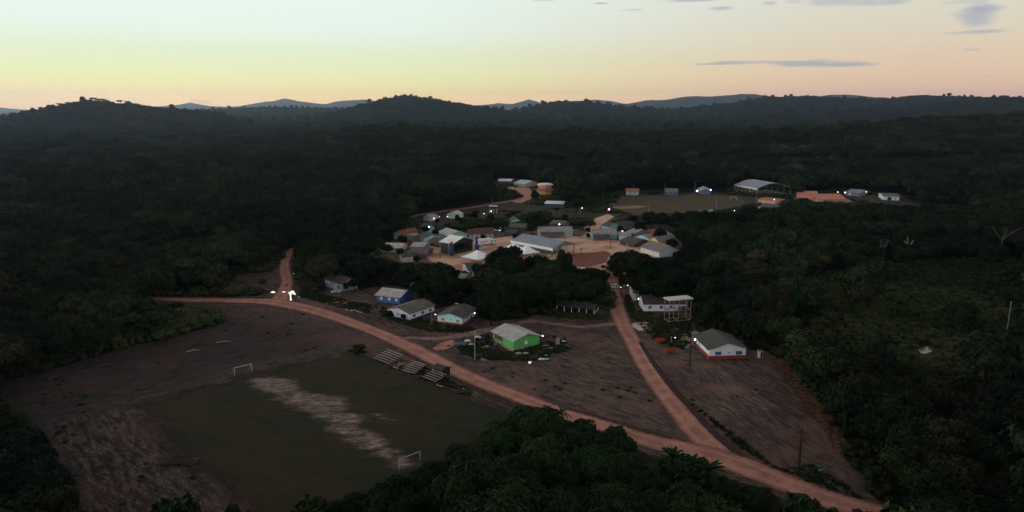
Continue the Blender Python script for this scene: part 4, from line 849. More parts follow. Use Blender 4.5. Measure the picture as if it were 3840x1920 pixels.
# ------------------------------------------------------------------ concrete tower frame
B, ex, ey, la, lc = frame_of((2500, 1203), (2508, 1211), (2590, 1203), 'C')
la = 3.6
T = thing('concrete_tower', 'tall white concrete tower frame with a flat slab on top', 'tower', B + ex * la / 2 + ey * lc / 2)
MC = mat('whitewashed concrete', (.24, .21, .185), (.16, .14, .125))
for a_ in (0, la - .25):
    for c_ in (0, lc * .42, lc - .25): MB().box(B + ex * a_ + ey * c_, ex * .2, ey * .2, ez * 8.1).build('column', MC, T)
for z_ in (.3, 4.1):
    for a_ in (0.03, la - .2): MB().box(B + ex * a_ + ey * .26 + ez * z_, ex * .18, ey * (lc * .42 - .27), ez * .28).build('beam', MC, T)
    for a_ in (0.03, la - .2): MB().box(B + ex * a_ + ey * (lc * .42 + .26) + ez * z_, ex * .18, ey * (lc * .58 - .52), ez * .28).build('beam', MC, T)
    for c_ in (0.03, lc * .42 + .03, lc - .22): MB().box(B + ex * .26 + ey * c_ + ez * z_, ex * (la - .52), ey * .18, ez * .28).build('beam', MC, T)
MB().box(B - ex * .4 - ey * .4 + ez * 8.12, ex * (la + .8), ey * (lc + .8), ez * .4).build('slab', mat('white slab', (.58, .52, .48), (.48, .44, .4)), T)
for k in range(6):
    q = B + ex * la + ey * (lc + .2) + ez * (k * 1.25); MB().bar(q, q + ey * .8 + ez * 1.2, .07).bar(q + ey * .8, q + ez * 1.2, .07).build('ladder_brace', MC, T)

# water tank on posts at the back
c = gp(1850, 800)
T = thing('water_tank', 'dark water tank raised on white posts at the back of the village', 'water tank', c)
for dx_ in (-2.6, 0, 2.6):
    for dy_ in (-1.5, 1.5): MB().box(c + Vector((dx_ - .12, dy_ - .12, 0)), (.24, 0, 0), (0, .24, 0), (0, 0, 3.0)).build('post', W_WHITE, T)
MB().box(c + Vector((-3.1, -2.0, 3.0)), (6.2, 0, 0), (0, 4.0, 0), (0, 0, .25)).build('platform', P_GREY, T)
for k, dx_ in enumerate((-1.5, 1.5)): MB().lathe(c + Vector((dx_, 0, 3.26)), [(.1, 0), (1.35, 0), (1.4, 1.3), (1.1, 1.75), (.5, 1.95), (.1, 2.0)], 14).build('tank', mat('dark tank plastic', (.03, .035, .05), rough=.4), T)
MB().box(c + Vector((-3.1, -2.02, 5.3)), (6.2, 0, 0), (0, 4.04, 0), (0, 0, .12)).build('cover', R_WHITE, T)
# black tank on a stand by the green house
c = gp(2078, 1297)
T = thing('water_tank', 'black water tank on a narrow stand right of the green house', 'water tank', c)
for dx_, dy_ in ((-.45, -.45), (.45, -.45), (-.45, .45), (.45, .45)): MB().tube([c + Vector((dx_, dy_, 0)), c + Vector((dx_, dy_, 2.7))], .06, 6).build('leg', M_TYRE, T)
MB().box(c + Vector((-.6, -.6, 2.7)), (1.2, 0, 0), (0, 1.2, 0), (0, 0, .1)).build('platform', M_TYRE, T)
MB().lathe(c + ez * 2.8, [(.1, 0), (.65, 0), (.68, .8), (.45, 1.05), (.1, 1.15)], 12).build('tank', mat('black tank', (.012, .014, .018), rough=.4), T)
MB().box(c + Vector((.3, .7, 0)), (1.5, 0, 0), (0, .12, 0), (0, 0, 2.4)).build('screen_wall', P_GREY, T)
# hut right of the red based house
c = gp(2852, 1342)
T = thing('privy', 'narrow pale outhouse with a dark roof right of the red based house', 'outhouse', c)
MB().box(c - Vector((.6, 0, 0)), (1.2, 0, 0), (0, 1.3, 0), (0, 0, 2.2)).build('wall', W_PALE, T)
MB().box(c + Vector((-.8, -.2, 2.21)), (1.6, 0, 0), (0, 1.7, 0), (0, 0, .12)).build('roof', R_DARK, T)
MB().box(c + Vector((-.05, -.04, .05)), (.55, 0, 0), (0, .035, 0), (0, 0, 1.8)).build('door', WN_DARK, T)

# ------------------------------------------------------------------ goals, bleachers
M_GP = mat('white goal paint', (.50, .50, .52), rough=.5)
def goal(label, a, b, h_, r_=.07, depth=None):
    A, B = gp(*a), gp(*b); T = thing('goal', label, 'goal', (A + B) / 2)
    for q in (A, B): MB().tube([q, q + ez * h_], r_, 8).build('post', M_GP, T)
    MB().tube([A + ez * h_, B + ez * h_], r_, 8).build('crossbar', M_GP, T)
    if depth:
        dv = Vector(depth)
        for q in (A, B): MB().tube([q + ez * h_, q + dv], r_ * .5, 6).build('stay', M_GP, T)
goal('white goal at the far left end of the near pitch', (880, 1407), (945, 1391), 2.2, .085, (-1.2, .6, 0))
goal('white goal at the near end of the near pitch by the grove', (1498, 1759), (1576, 1728), 2.2, .075)
goal('thin white goal at the left end of the far pitch', (2288, 779), (2304, 777), 2.4, .12)
goal('white goal at the right end of the far pitch', (2739, 750), (2761, 752), 2.6, .12)
M_PLK = mat('weathered plank', (.38, .31, .30), (.20, .16, .155))
def bleacher(label, a, b, rows, step, rise, canopy=False, back=None):
    A, B = gp(*a), gp(*b); d = (B - A); L = d.length; d.normalize(); s = Vector((-d.y, d.x, 0))
    if s.y < 0: s = -s
    T = thing('bleacher', label, 'bleacher', A + d * L / 2 + s * rows * step / 2, 'plank stands beside the pitch')
    for k in range(rows):
        q = A + s * k * step + ez * (.4 + rise * k)
        MB().box(q, d * L, s * .28, ez * .06).build('seat_plank', M_PLK, T)
        if k: MB().box(q - s * (step * .5) - ez * .22, d * L, s * .2, ez * .05).build('foot_plank', mat('dark plank', (.06, .045, .045)), T)
    for j in range(4):
        o = A + d * (L - .12) * j / 3 + s * .05; sp = MB()
        sp.bar(o + ez * .3, o + s * (rows - 1) * step + ez * (.3 + rise * (rows - 1)), .1, .1)
        for k in range(rows): sp.box(o + s * k * step, d * .1, s * .1, ez * (.3 + rise * k))
        sp.build('support_frame', M_BARK, T)
    if canopy:
        o = A + d * L * .30 + s * rows * step * .55; MC_ = mat('black tarpaulin', (.008, .012, .011), rough=.5)
        for q in (o, o + d * L * .62, o + s * 3.2, o + d * L * .62 + s * 3.2): MB().box(q, d * .09, s * .09, ez * 3.0).build('pole', M_PLK, T)
        MB().prism([(-.2, 2.9), (1.7, 3.6), (3.5, 2.9), (3.5, 2.96), (1.7, 3.68), (-.2, 2.96)], o - d * .2, s, d, L * .62 + .5).build('tarpaulin', MC_, T)
        MB().box(o + s * 3.3 + ez * .5, d * L * .62, s * .05, ez * 2.4).build('back_sheet', MC_, T)
bleacher('plank stand nearest the top of the pitch', (1400, 1346), (1462, 1370), 6, 1.0, .28)
bleacher('middle plank stand beside the pitch', (1506, 1391), (1556, 1406), 6, .9, .25)
bleacher('plank stand under a black tarpaulin beside the pitch', (1583, 1417), (1636, 1437), 5, .9, .25, True)
for lb, a, b in (('short loose plank between the first two stands', (1474, 1378), (1492, 1384)), ('loose pale plank lying below the tarpaulin stand', (1636, 1446), (1662, 1453)), ('pale plank lying in the dark brush by the road', (1736, 1458), (1760, 1470))):
    o = MB().bar(gp(*a) + ez * .25, gp(*b) + ez * .25, .3, .08).build('plank', M_PLK); tag(o, lb, 'plank')

# ------------------------------------------------------------------ lamps and poles
M_POLE = mat('dark wooden pole', (.035, .02, .017), (.02, .014, .012)); M_CPOLE = mat('pale concrete pole', (.30, .26, .25), (.2, .18, .17))
E_W = glow('white lamp glow', (.95, 1.0, 1.0), 9); E_V = glow('violet lamp glow', (1.0, .50, 1.0), 1.9); E_G = glow('warm lamp glow', (1, .96, .80), 10)
def lamp(label, px, py, hz, em, r, mount='pole', side=1):
    r = r * (.85 if em is E_V else .72); h_ = gp(px, py, hz); base = Vector((h_.x - side * 1.3, h_.y, 0)) if mount == 'pole' else Vector((h_.x, h_.y, 0))
    if mount == 'pole':
        T = thing('street_lamp', label, 'street lamp', base, None)
        MB().tube([base, base + ez * (hz + .5)], [.13, .09], 8).build('pole', M_CPOLE, T)
        MB().tube([base + ez * (hz + .2), h_ + ez * .15], .05, 6).build('arm', M_CPOLE, T)
        hd = MB().lathe(h_ + ez * .1, [(.05, .22), (.26, .1), (.3, 0)], 10).build('lamp_head', M_CPOLE, T)
        MB().lathe(h_, [(0.01, r), (r * .7, r * .7), (r, 0), (r * .7, -r * .7), (.01, -r)], 10).build('bulb', em, hd)
    else:
        T = thing('wall_lamp', label, 'lamp', h_, None)
        MB().bar(h_ + Vector((0, .05, .1)), h_ + Vector((0, .5, .1)), .08).build('bracket', M_CPOLE, T)
        MB().lathe(h_, [(0.01, r), (r * .7, r * .7), (r, 0), (r * .7, -r * .7), (.01, -r)], 10).build('bulb', em, T)
lamp('white lamp under the left eave of the green house', 1894, 1264, 3.0, E_G, .26, 'wall')
lamp('violet glowing lamp under the gable of the green house', 1985, 1256, 3.6, E_V, .34, 'wall')
lamp('white lamp at the right roof corner of the green house', 2035, 1260, 3.1, E_W, .22, 'wall')
lamp('white lamp at the right corner of the cyan house', 1780, 1174, 2.7, E_W, .24, 'wall')
lamp('white lamp between the navy based house and the cyan house', 1633, 1179, 3.2, E_W, .22)
lamp('white lamp beside the whitish blue house under the trees', 1333, 1065, 3.0, E_W, .26)
lamp('white lamp on the left corner of the long white house', 2394, 1121, 3.5, E_W, .24, 'wall')
lamp('white street lamp above the car at the head of the road', 2353, 1070, 5.5, E_W, .3)
lamp('small dim lamp beside the car at the head of the road', 2328, 1077, 2.2, E_G, .16)
lamp('white lamp shining between the tall trees in the middle', 1964, 1042, 9.5, E_W, .32)
lamp('faint lamp deep in the dark trees above the open shed', 2172, 1066, 7.5, E_W, .14)
lamp('small lamp by the orange shrubs', 2532, 1266, 1.4, E_W, .2)
lamp('white lamp hanging at the left edge of the dark brushwood left of the square', 1536, 830, 6, E_W, .3)
lamp('white lamp on the gable of the small turquoise house', 1608, 851, 4.8, E_W, .42, 'wall')
lamp('violet street lamp by the pale mint wall at the back', 1627, 819, 5.5, E_V, .62)
lamp('white lamp left of the white gabled house at the back', 1678, 812, 3.5, E_W, .34)
lamp('faint lamp between the two lit houses at the back left', 1648, 813, 3.5, E_W, .22)
lamp('violet lamp right of the white gabled house at the back', 1713, 807, 4.0, E_V, .5)
lamp('faint lamp left of the raised water tank', 1815, 801, 4, E_W, .3)
lamp('white lamp under the raised water tank', 1842, 792, 3.2, E_W, .38, 'wall')
lamp('white lamp in the lane above the lorry', 1874, 864, 3.5, E_W, .3)
lamp('white lamp above the long grey roofed house', 2098, 841, 6, E_W, .46)
lamp('white lamp on the scrubland left of the far pitch', 2183, 780, 5, E_W, .36)
lamp('large violet lamp at the left corner of the far pitch', 2284, 785, 7, E_V, .85)
lamp('violet street lamp in front of the pale mint front', 2334, 867, 6.5, E_V, .55)
lamp('white lamp at the left of the light blue gabled house', 2614, 716, 3, E_W, .85, 'wall')
lamp('white lamp at the right of the light blue gabled house', 2665, 712, 4, E_W, .6, 'wall')
lamp('small lamp above the dark trees left of the slate roofed house', 2754, 789, 6, E_W, .32)
lamp('warm lamp beside the low orange walled building', 2904, 748, 4, E_G, .36)
lamp('white lamp left of the violet porch lamp beyond the school', 3142, 720, 3, E_W, .42)
lamp('bright violet porch lamp beyond the school', 3169, 722, 2.6, E_V, .9, 'wall')
lamp('white lamp right of the violet porch lamp beyond the school', 3248, 719, 4, E_W, .42)
lamp('small white lamp at the left end of the lit yard on the right', 3584, 840, 3, E_W, .42)
lamp('second small lamp of the lit yard on the right', 3600, 845, 2, E_G, .28)
lamp('lowest lamp of the lit yard on the right', 3633, 858, 1.6, E_G, .42)
def utility(label, bx, by, top, arm=True, mt=None, lampx=None, r=.14):
    b = gp(bx, by); dep = b.y; off = by - HZ
    h_ = CAMH * (by - top) / off * .985
    T = thing('utility_pole', label, 'utility pole', b)
    MB().tube([b, b + ez * h_], [r * 1.25, r * .8], 8).build('pole', mt or M_POLE, T)
    if arm:
        a = MB().bar(b + Vector((-1.1, 0, h_ - .9)), b + Vector((1.1, 0, h_ - .9)), .12, .14).build('crossarm', mt or M_POLE, T)
        for k in (-1, -.5, .5, 1): MB().lathe(b + Vector((k, 0, h_ - .82)), [(.03, 0), (.05, .05), (.04, .16), (.01, .18)], 6).build('insulator', M_TYRE, a)
    if lampx:
        MB().tube([b + ez * (h_ - .2), b + Vector((lampx, 0, h_ + .3))], .05, 6).build('arm', M_CPOLE, T)
        MB().bar(b + Vector((lampx, 0, h_ + .3)), b + Vector((lampx + .7 * (1 if lampx > 0 else -1), 0, h_ + .35)), .22, .12).build('lamp_head', M_CPOLE, T)
    return T, b, h_
utility('wooden utility pole with a crossarm at the lower right clearing', 2994, 1760, 1588, r=.25)
T, b, h_ = utility('brown street pole in front of the red based white house', 2586, 1374, 1263, r=.22)
MB().bar(b + Vector((0, 0, h_ - .1)), b + Vector((1.1, 0, h_ - .05)), .08).build('arm', M_POLE, T)
MB().lathe(b + Vector((1.2, 0, h_ - .12)), [(.01, .2), (.2, .1), (.24, 0), (.1, -.2), (.01, -.22)], 10).build('bulb', E_W, T)
utility('pale street pole with an unlit lamp beside the green house debris', 1781, 1349, 1231, arm=False, mt=M_CPOLE, lampx=1.0)
utility('dark utility pole on the road above the fork below the car', 2388, 1130, 1076)
utility('dark utility pole at the right corner of the pavilion', 2179, 958, 925)
utility('dark pole standing in the left of the square', 1650, 967, 944, arm=False)
utility('dark lamp post at the right of the pavilion roof', 2289, 932, 902, arm=False)
for lb, a in (('thin pale pole at the left edge of the far pitch', (2260, 752, 697)), ('thin pale pole in front of the small white red roofed house', (2375, 742, 687)), ('thin pale pole left of the blue walled far house', (2492, 733, 687)),
              ('thin pale pole left of the light blue gabled far house', (2605, 730, 680)), ('thin pale pole on the near side of the far pitch', (2433, 796, 755)), ('thin pale pole before the right goal of the far pitch', (2686, 776, 731)),
              ('thin pale pole on the scrubland by the far road', (1981, 785, 736)), ('thin pale pole between the sports hall and orange building', (2834, 770, 715)), ('thin pale pole above the raised water tank', (1845, 766, 738)),
              ('thin dark pole left of the far road in the trees', (3772, 1270, 1120)), ('thin dark pole beside the square on the right', (2372, 938, 915))):
    utility(lb, *a, arm=False, mt=M_CPOLE, r=.12)

# ------------------------------------------------------------------ debris round the green house and the rest
def sheet_pile(label, px, w, d_, h_, m_, cat='tarpaulin', name='tarpaulin', seed=1):
    c = gp(*px); r_ = random.Random(seed); n = 9; mb = MB(); vs = []
    for j in range(n):
        for i in range(n):
            u, v = i / (n - 1) * 2 - 1, j / (n - 1) * 2 - 1; k = max(0, 1 - (u * u + v * v) * .75)
            vs.append(c + Vector((u * w / 2 * (1 + r_.uniform(-.12, .12)), v * d_ / 2 * (1 + r_.uniform(-.12, .12)), .10 + h_ * k * r_.uniform(.55, 1.1))))
    mb.add(vs, [(j * n + i, j * n + i + 1, (j + 1) * n + i + 1, (j + 1) * n + i) for j in range(n - 1) for i in range(n - 1)])
    o = mb.build(name, m_); o.location = c; me = o.data
    co_ = np.zeros(len(me.vertices) * 3); me.vertices.foreach_get('co', co_); co_ = co_.reshape(-1, 3) - np.array(c); me.vertices.foreach_set('co', co_.ravel()); me.update()
    return tag(o, label, cat)
M_TARP = mat('pale plastic sheet', (.62, .66, .70), (.42, .46, .50)); M_BT = mat('blue plastic sheet', (.06, .10, .22), (.04, .06, .14))
sheet_pile('white plastic sheet over a dark heap left of the green house', (1791, 1267), 2.4, 1.6, .8, M_TARP, seed=2)
sheet_pile('crumpled white sheet left of the street pole', (1754, 1279), 1.9, 1.6, .5, M_TARP, seed=3)
sheet_pile('white sheet just left of the street pole foot', (1768, 1293), 1.8, 1.2, .3, M_TARP, seed=4)
sheet_pile('blue plastic sheet spread on the ground', (1724, 1290), 4.0, 2.2, .2, M_BT, seed=5)
sheet_pile('white sheet on the pit edge below the green house', (2031, 1348), 1.9, 1.6, .4, M_TARP, seed=6)
sheet_pile('small white sheet right of the pit edge sheet', (2051, 1347), 1.2, .9, .2, M_TARP, seed=7)
sheet_pile('pale sheet above the pit edge sheet', (2047, 1334), 1.4, .9, .25, M_TARP, seed=8)
sheet_pile('pale sheet right of the black tank', (2113, 1281), 1.6, 1.6, .4, M_TARP, seed=9)
sheet_pile('pale flat sheet nearest the tank foot on the right', (2097, 1293), 1.8, .9, .2, M_TARP, seed=10)
sheet_pile('grey sheet behind the right corner of the green house', (2048, 1297), 2.0, 1.0, .3, mat('grey sheet', (.3, .32, .32)), seed=11)
sheet_pile('pale earth heap with cut roots below the green house', (1945, 1328), 2.4, 1.6, .6, mat('pale heap earth', (.40, .32, .25), (.22, .17, .13)), 'earth heap', 'earth_heap', 12)
sheet_pile('second pale earth heap right of the first one', (1971, 1328), 2.2, 1.5, .6, mat('pale heap earth', (.40, .32, .25), (.22, .17, .13)), 'earth heap', 'earth_heap', 13)
sheet_pile('red heap of chairs and scrap at the green house porch', (1863, 1296), 2.6, 1.8, .9, mat('red scrap', (.22, .04, .04), (.08, .05, .05)), 'scrap heap', 'scrap_heap', 14)
sheet_pile('black covered motorbike left of the green house', (1826, 1267), 2.0, 1.6, 1.6, mat('black cover', (.01, .01, .012)), 'motorbike', 'covered_motorbike', 15)
sheet_pile('black log like heap of burnt brush at the pitch corner', (668, 1733), 8.4, 3.6, 1.3, mat('burnt brush', (.018, .015, .013), (.035, .025, .022)), 'brush heap', 'brush_heap', 16)
sheet_pile('dark brush heap by the road below the stands', (1735, 1470), 5.4, 2.6, .9, mat('dark brush', (.014, .016, .01), (.03, .035, .015)), 'brush heap', 'brush_heap', 17)
sheet_pile('dark stone heap near the orange shrubs', (2545, 1283), 3.0, 1.6, .5, mat('dark heap', (.02, .024, .02)), 'stone heap', 'stone_heap', 18)
for i, (px, py) in enumerate(((1300, 1163), (1318, 1166), (1330, 1164), (1342, 1169), (1354, 1174))):
    sheet_pile(('leftmost', 'second', 'middle', 'fourth', 'rightmost')[i] + ' pale sack in the short row below the blue house', (px, py), 1.1, .8, .35, mat('pale sacking', (.42, .40, .38)), 'sack', 'sack', 20 + i)['group'] = 'sacks in a short row'
sheet_pile('white sack beside the north track', (1104, 1028), 1.3, 1.0, .5, M_TARP, 'sack', 'sack', 30)
sheet_pile('whitish washing and scrap in front of the whitish blue house', (1262, 1096), 4.5, 2.5, 1.5, mat('washing', (.36, .46, .50), (.04, .06, .06), scale=1.6, stain=.6), 'scrap heap', 'scrap_heap', 31)
def timber(label, px, n, L, seed, m_):
    c = gp(*px); r_ = random.Random(seed); mb = MB()
    for k in range(n):
        a = r_.uniform(0, 3.14) if k % 3 else .4; d = Vector((math.cos(a), math.sin(a), 0)) * L * r_.uniform(.5, 1) / 2; o = c + Vector((r_.uniform(-.8, .8), r_.uniform(-.8, .8), .12 + .09 * k))
        mb.bar(o - d, o + d + Vector((0, 0, r_.uniform(-.1, .35))), .2, .09)
    tag(mb.build('timber_heap', m_), label, 'timber heap')
M_DT = mat('dark timber', (.05, .04, .035), (.03, .025, .022)); M_LT = mat('pale timber', (.30, .24, .20), (.18, .14, .12))
for k, (lb, px, n, L, m_) in enumerate((('dark timber heap between the street pole and the green house', (1806, 1290), 9, 2.6, M_DT), ('dark board heap just below the red scrap', (1846, 1312), 8, 2.4, M_DT), ('pale board heap left of the porch step', (1822, 1304), 6, 2.0, M_LT), ('dark timber heap behind the blue sheet', (1742, 1272), 7, 2.4, M_DT),
                                          ('dark scrap boards right of the street pole foot', (1795, 1338), 9, 2.8, M_DT), ('pale broken boards below the street pole', (1812, 1352), 5, 1.8, M_LT), ('dark boards at the right corner of the green house', (2044, 1312), 8, 2.6, M_DT), ('pale boards by the black tank foot', (2062, 1310), 5, 1.8, M_LT),
                                          ('dark timber heap on the pit edge below the green house', (2005, 1343), 8, 2.6, M_DT), ('dark boards lying below the first earth heap', (1930, 1345), 7, 2.4, M_DT), ('dark timber heap by the orange shrubs', (2500, 1300), 7, 2.4, M_DT), ('pale poles stacked between the first two stands', (1500, 1372), 5, 2.2, M_LT))):
    timber(lb, px, n, L, 50 + k, m_)
# dish on the cyan house
c = gp(1711, 1140, 4.6)
T = thing('satellite_dish', 'grey satellite dish on the roof of the cyan house', 'satellite dish', c)
MB().lathe(c, [(.02, 0), (.4, .06), (.7, .2)], 14).build('dish', mat('dish grey', (.4, .42, .44)), T); MB().tube([c - ez * .8, c], .04, 6).build('mast', M_TYRE, T)
# small green sign on the ground at the lower right
c = gp(3067, 1772)
T = thing('sign_board', 'small green board with a pale stripe leaning by the lower right road bank', 'sign', c)
MB().prism([(0, .1), (1.1, .1), (1.3, 1.5), (.3, 1.5)], c, Vector((1, 0, 0)), Vector((0, 1, 0)), .06).build('board', mat('green board', (.02, .12, .09)), T)
MB().prism([(.05, .35), (1.1, .75), (1.14, .9), (.08, .5)], c - Vector((0, .02, 0)), Vector((1, 0, 0)), Vector((0, 1, 0)), .018).build('stripe', mat('pale stripe', (.4, .65, .6)), T)
# green lit yard on the right and small walls
T = thing('greenhouse', 'green lit net roof of the yard on the right', 'shade house', gp(3700, 862))
a, b = gp(3650, 850), gp(3752, 858)
dd = (b - a); LL = dd.length; dd.normalize()
MB().box(a + ez * 3.0, dd * LL, Vector((0, 1.1, 0)), ez * .12).build('roof', glow('green lit sheet', (.25, .9, .62), .75), T)
MB().box(a - dd * LL * .9 + ez * 2.8, dd * LL * .85, Vector((0, 5, 0)), ez * .12).build('net', mat('dark green net', (.03, .10, .08)), T)
for k in range(6): MB().tube([a + dd * LL * (k / 5 * 1.85 - .88), a + dd * LL * (k / 5 * 1.85 - .88) + ez * 2.9], .08, 6).build('post', M_CPOLE, T)
tag(MB().box(gp(3233, 858), gp(3292, 862) - gp(3233, 858), Vector((0, 9, 0)), ez * .3).build('concrete_slab', mat('pinkish slab', (.36, .25, .22))), 'pinkish concrete slab in the woods on the right', 'slab')
for lb, px, py in (('tan domed clay oven left of the thin pole', 3477, 868), ('tan domed clay heap beside the red earth', 3532, 866)):
    c = gp(px, py); tag(MB().lathe(c, [(2.6, 0), (2.5, 1.8), (1.8, 3.0), (.9, 3.5), (.05, 3.6)], 14).build('clay_dome', mat('tan clay', (.26, .19, .14), (.16, .12, .09)), None, True), lb, 'clay dome')
# fallen dead branches at the cleared edge
for i, (lb, a, b) in enumerate((('bleached fallen branch at the left forest edge', (722, 1180), (766, 1200)), ('second bleached branch lower in the left brush', (632, 1231), (680, 1222)), ('pale log lying on the scraped ground left of the pitch', (812, 1287), (866, 1285)), ('long pale log in the scraped ground on the left', (700, 1322), (748, 1316)))):
    A, B = gp(*a), gp(*b); mid_ = (A + B) / 2 + Vector((.3, .5, .5)); tag(MB().tube([A + ez * .2, mid_, B + ez * .25], [.16, .13, .07], 6).build('branch', M_PALEBARK), lb, 'branch')

# ------------------------------------------------------------------ plants
def ico(sub):
    t_ = (1 + 5 ** .5) / 2
    v = [(-1, t_, 0), (1, t_, 0), (-1, -t_, 0), (1, -t_, 0), (0, -1, t_), (0, 1, t_), (0, -1, -t_), (0, 1, -t_), (t_, 0, -1), (t_, 0, 1), (-t_, 0, -1), (-t_, 0, 1)]
    f = [(0, 11, 5), (0, 5, 1), (0, 1, 7), (0, 7, 10), (0, 10, 11), (1, 5, 9), (5, 11, 4), (11, 10, 2), (10, 7, 6), (7, 1, 8), (3, 9, 4), (3, 4, 2), (3, 2, 6), (3, 6, 8), (3, 8, 9), (4, 9, 5), (2, 4, 11), (6, 2, 10), (8, 6, 7), (9, 8, 1)]
    v = [np.array(p, float) / np.linalg.norm(p) for p in v]
    for _ in range(sub):
        cache = {}; nf = []
        def md(a, b):
            k = (min(a, b), max(a, b))
            if k not in cache: q = v[a] + v[b]; v.append(q / np.linalg.norm(q)); cache[k] = len(v) - 1
            return cache[k]
        for a, b, c in f: x_, y_, z_ = md(a, b), md(b, c), md(c, a); nf += [(a, x_, z_), (b, y_, x_), (c, z_, y_), (x_, y_, z_)]
        f = nf
    return np.array(v), np.array(f)
ICO1 = ico(1); ICO2 = ico(2)
def crown_mesh(name, seed, R, Hc, nl, nleaf, leaf, mat_, core=.8, flat=.55, droop=0, zbase=0, hi=False):
    "crown of overlapping leafy lobes: a dark lumpy heart in each and leaf blades over it; centre of the crown at z = zbase"
    rs = np.random.RandomState(seed); L = []
    for i in range(nl):
        a = rs.rand() * 6.283; r = R * (.12 + .62 * math.sqrt(rs.rand())) if i else 0
        z = Hc * (rs.rand() * .8 - .35) * (1 - (r / R) ** 2 * .6)
        L.append((r * math.cos(a), r * math.sin(a), z, R * (.30 + .20 * rs.rand()) * (1 if i else 1.25)))
    L = np.array(L); per = (L[:, 3] ** 2); per = (per / per.sum() * nleaf).astype(int); V = []; Q = []; T_ = []; nv = 0
    for i in range(nl):
        n = per[i]; d = rs.randn(n, 3); d /= np.linalg.norm(d, axis=1)[:, None]; d = d[d[:, 2] > -.55]
        r = L[i, 3] * (.80 + .34 * rs.rand(len(d)) ** .7)
        lump = 1 + .16 * np.sin(d[:, 0] * 5 + i) * np.sin(d[:, 1] * 6 + 2 * i)
        q = L[i, :3] + d * (r * lump)[:, None] * np.array([1, 1, flat + .15])
        keep = np.ones(len(q), bool)
        for j in range(nl):
            if j != i: e = (q - L[j, :3]) / np.array([1, 1, flat + .15]); keep &= np.linalg.norm(e, axis=1) > L[j, 3] * .74
        q, d = q[keep], d[keep]; n = len(q)
        nr = d + rs.randn(n, 3) * .55; nr[:, 2] += .35; nr /= np.linalg.norm(nr, axis=1)[:, None]
        a = np.cross(nr, rs.randn(n, 3)); a /= np.linalg.norm(a, axis=1)[:, None] + 1e-9; b = np.cross(nr, a)
        s = (leaf * (.6 + .8 * rs.rand(n)))[:, None]
        P = np.stack([q - a * s, q + b * s * .5 - nr * s * .12, q + a * s - nr * s * .3, q - b * s * .5 - nr * s * .12], 1)
        V.append(P.reshape(-1, 3)); Q.append(nv + np.arange(n * 4).reshape(-1, 4)); nv += n * 4
        iv, jf = ICO2 if hi else ICO1
        w = 1 + .18 * np.sin(iv[:, 0] * 4 + i * 1.7) * np.sin(iv[:, 1] * 5 + i) + .10 * rs.randn(len(iv))
        c = L[i, :3] + iv * (L[i, 3] * core * w)[:, None] * np.array([1, 1, flat + .15])
        V.append(c); T_.append(jf + nv); nv += len(c)
    V = np.concatenate(V); V[:, 2] += zbase
    return np_mesh(name, V, quads=np.concatenate(Q), tris=np.concatenate(T_), mat=mat_)
def trunk_mesh(name, seed, H, R, spread, mat_, r0=None):
    rnd = random.Random(seed); mb = MB(); r0 = r0 or H * .028; hb = H * .45; lean = Vector((rnd.uniform(-.4, .4), rnd.uniform(-.4, .4), 0))
    top = Vector((0, 0, hb)) + lean; mb.tube([(0, 0, -.3), Vector((0, 0, hb * .5)) + lean * .4, top], [r0 * 1.3, r0, r0 * .8], 8)
    for k in range(6):
        a = k * 1.05 + rnd.uniform(-.4, .4); e = Vector((math.cos(a) * spread * rnd.uniform(.5, .85), math.sin(a) * spread * rnd.uniform(.5, .85), H * rnd.uniform(.72, .92)))
        md = top.lerp(e, .5) + Vector((rnd.uniform(-.4, .4), rnd.uniform(-.4, .4), rnd.uniform(.1, .7)))
        mb.tube([top, md, e], [r0 * .6, r0 * .35, r0 * .12], 6)
        for j in range(2): e2 = e + Vector((rnd.uniform(-1, 1), rnd.uniform(-1, 1), rnd.uniform(.1, .8))) * spread * .3; mb.tube([md, md.lerp(e2, .6), e2], [r0 * .3, r0 * .18, r0 * .06], 5)
    me = bpy.data.meshes.new(name); me.from_pydata([tuple(v) for v in mb.v], [], mb.f); me.materials.append(mat_); return me
# kinds: meshes are built for a tree 12 m high, crown 5.5 m in radius
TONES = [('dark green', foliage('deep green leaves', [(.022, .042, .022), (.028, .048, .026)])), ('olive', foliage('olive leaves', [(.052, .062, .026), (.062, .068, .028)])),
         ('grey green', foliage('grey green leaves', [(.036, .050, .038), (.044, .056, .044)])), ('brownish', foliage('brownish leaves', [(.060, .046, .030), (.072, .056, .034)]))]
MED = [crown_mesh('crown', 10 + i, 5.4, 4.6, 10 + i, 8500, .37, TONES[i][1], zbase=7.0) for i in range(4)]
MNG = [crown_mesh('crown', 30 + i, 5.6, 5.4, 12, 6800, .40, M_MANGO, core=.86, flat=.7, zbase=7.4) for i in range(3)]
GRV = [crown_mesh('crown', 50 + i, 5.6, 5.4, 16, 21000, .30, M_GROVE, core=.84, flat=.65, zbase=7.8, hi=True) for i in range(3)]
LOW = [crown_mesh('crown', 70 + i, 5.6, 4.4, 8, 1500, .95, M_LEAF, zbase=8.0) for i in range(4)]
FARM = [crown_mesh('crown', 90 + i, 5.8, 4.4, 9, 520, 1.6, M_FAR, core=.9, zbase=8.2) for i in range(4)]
TRK = [trunk_mesh('trunk', 5 + i, 12, 5.4, 4.2, M_BARK) for i in range(3)]
def tree(crown, trunk, x, y, z, s, rz, sz, name, label, group, cat='tree', first=[True]):
    r = bpy.data.objects.new(name, None); C.objects.link(r); r.location = (x, y, z); r.rotation_euler = (0, 0, rz); r.scale = (s, s, s * sz)
    tag(r, label, cat, group)
    c = link('crown', crown, r); link('trunk', trunk, r)
    return r, c
rnd = random.Random(11)
def by_top(px, py, h_): q = gp(px * VS, py * VS, h_); return q.x, q.y
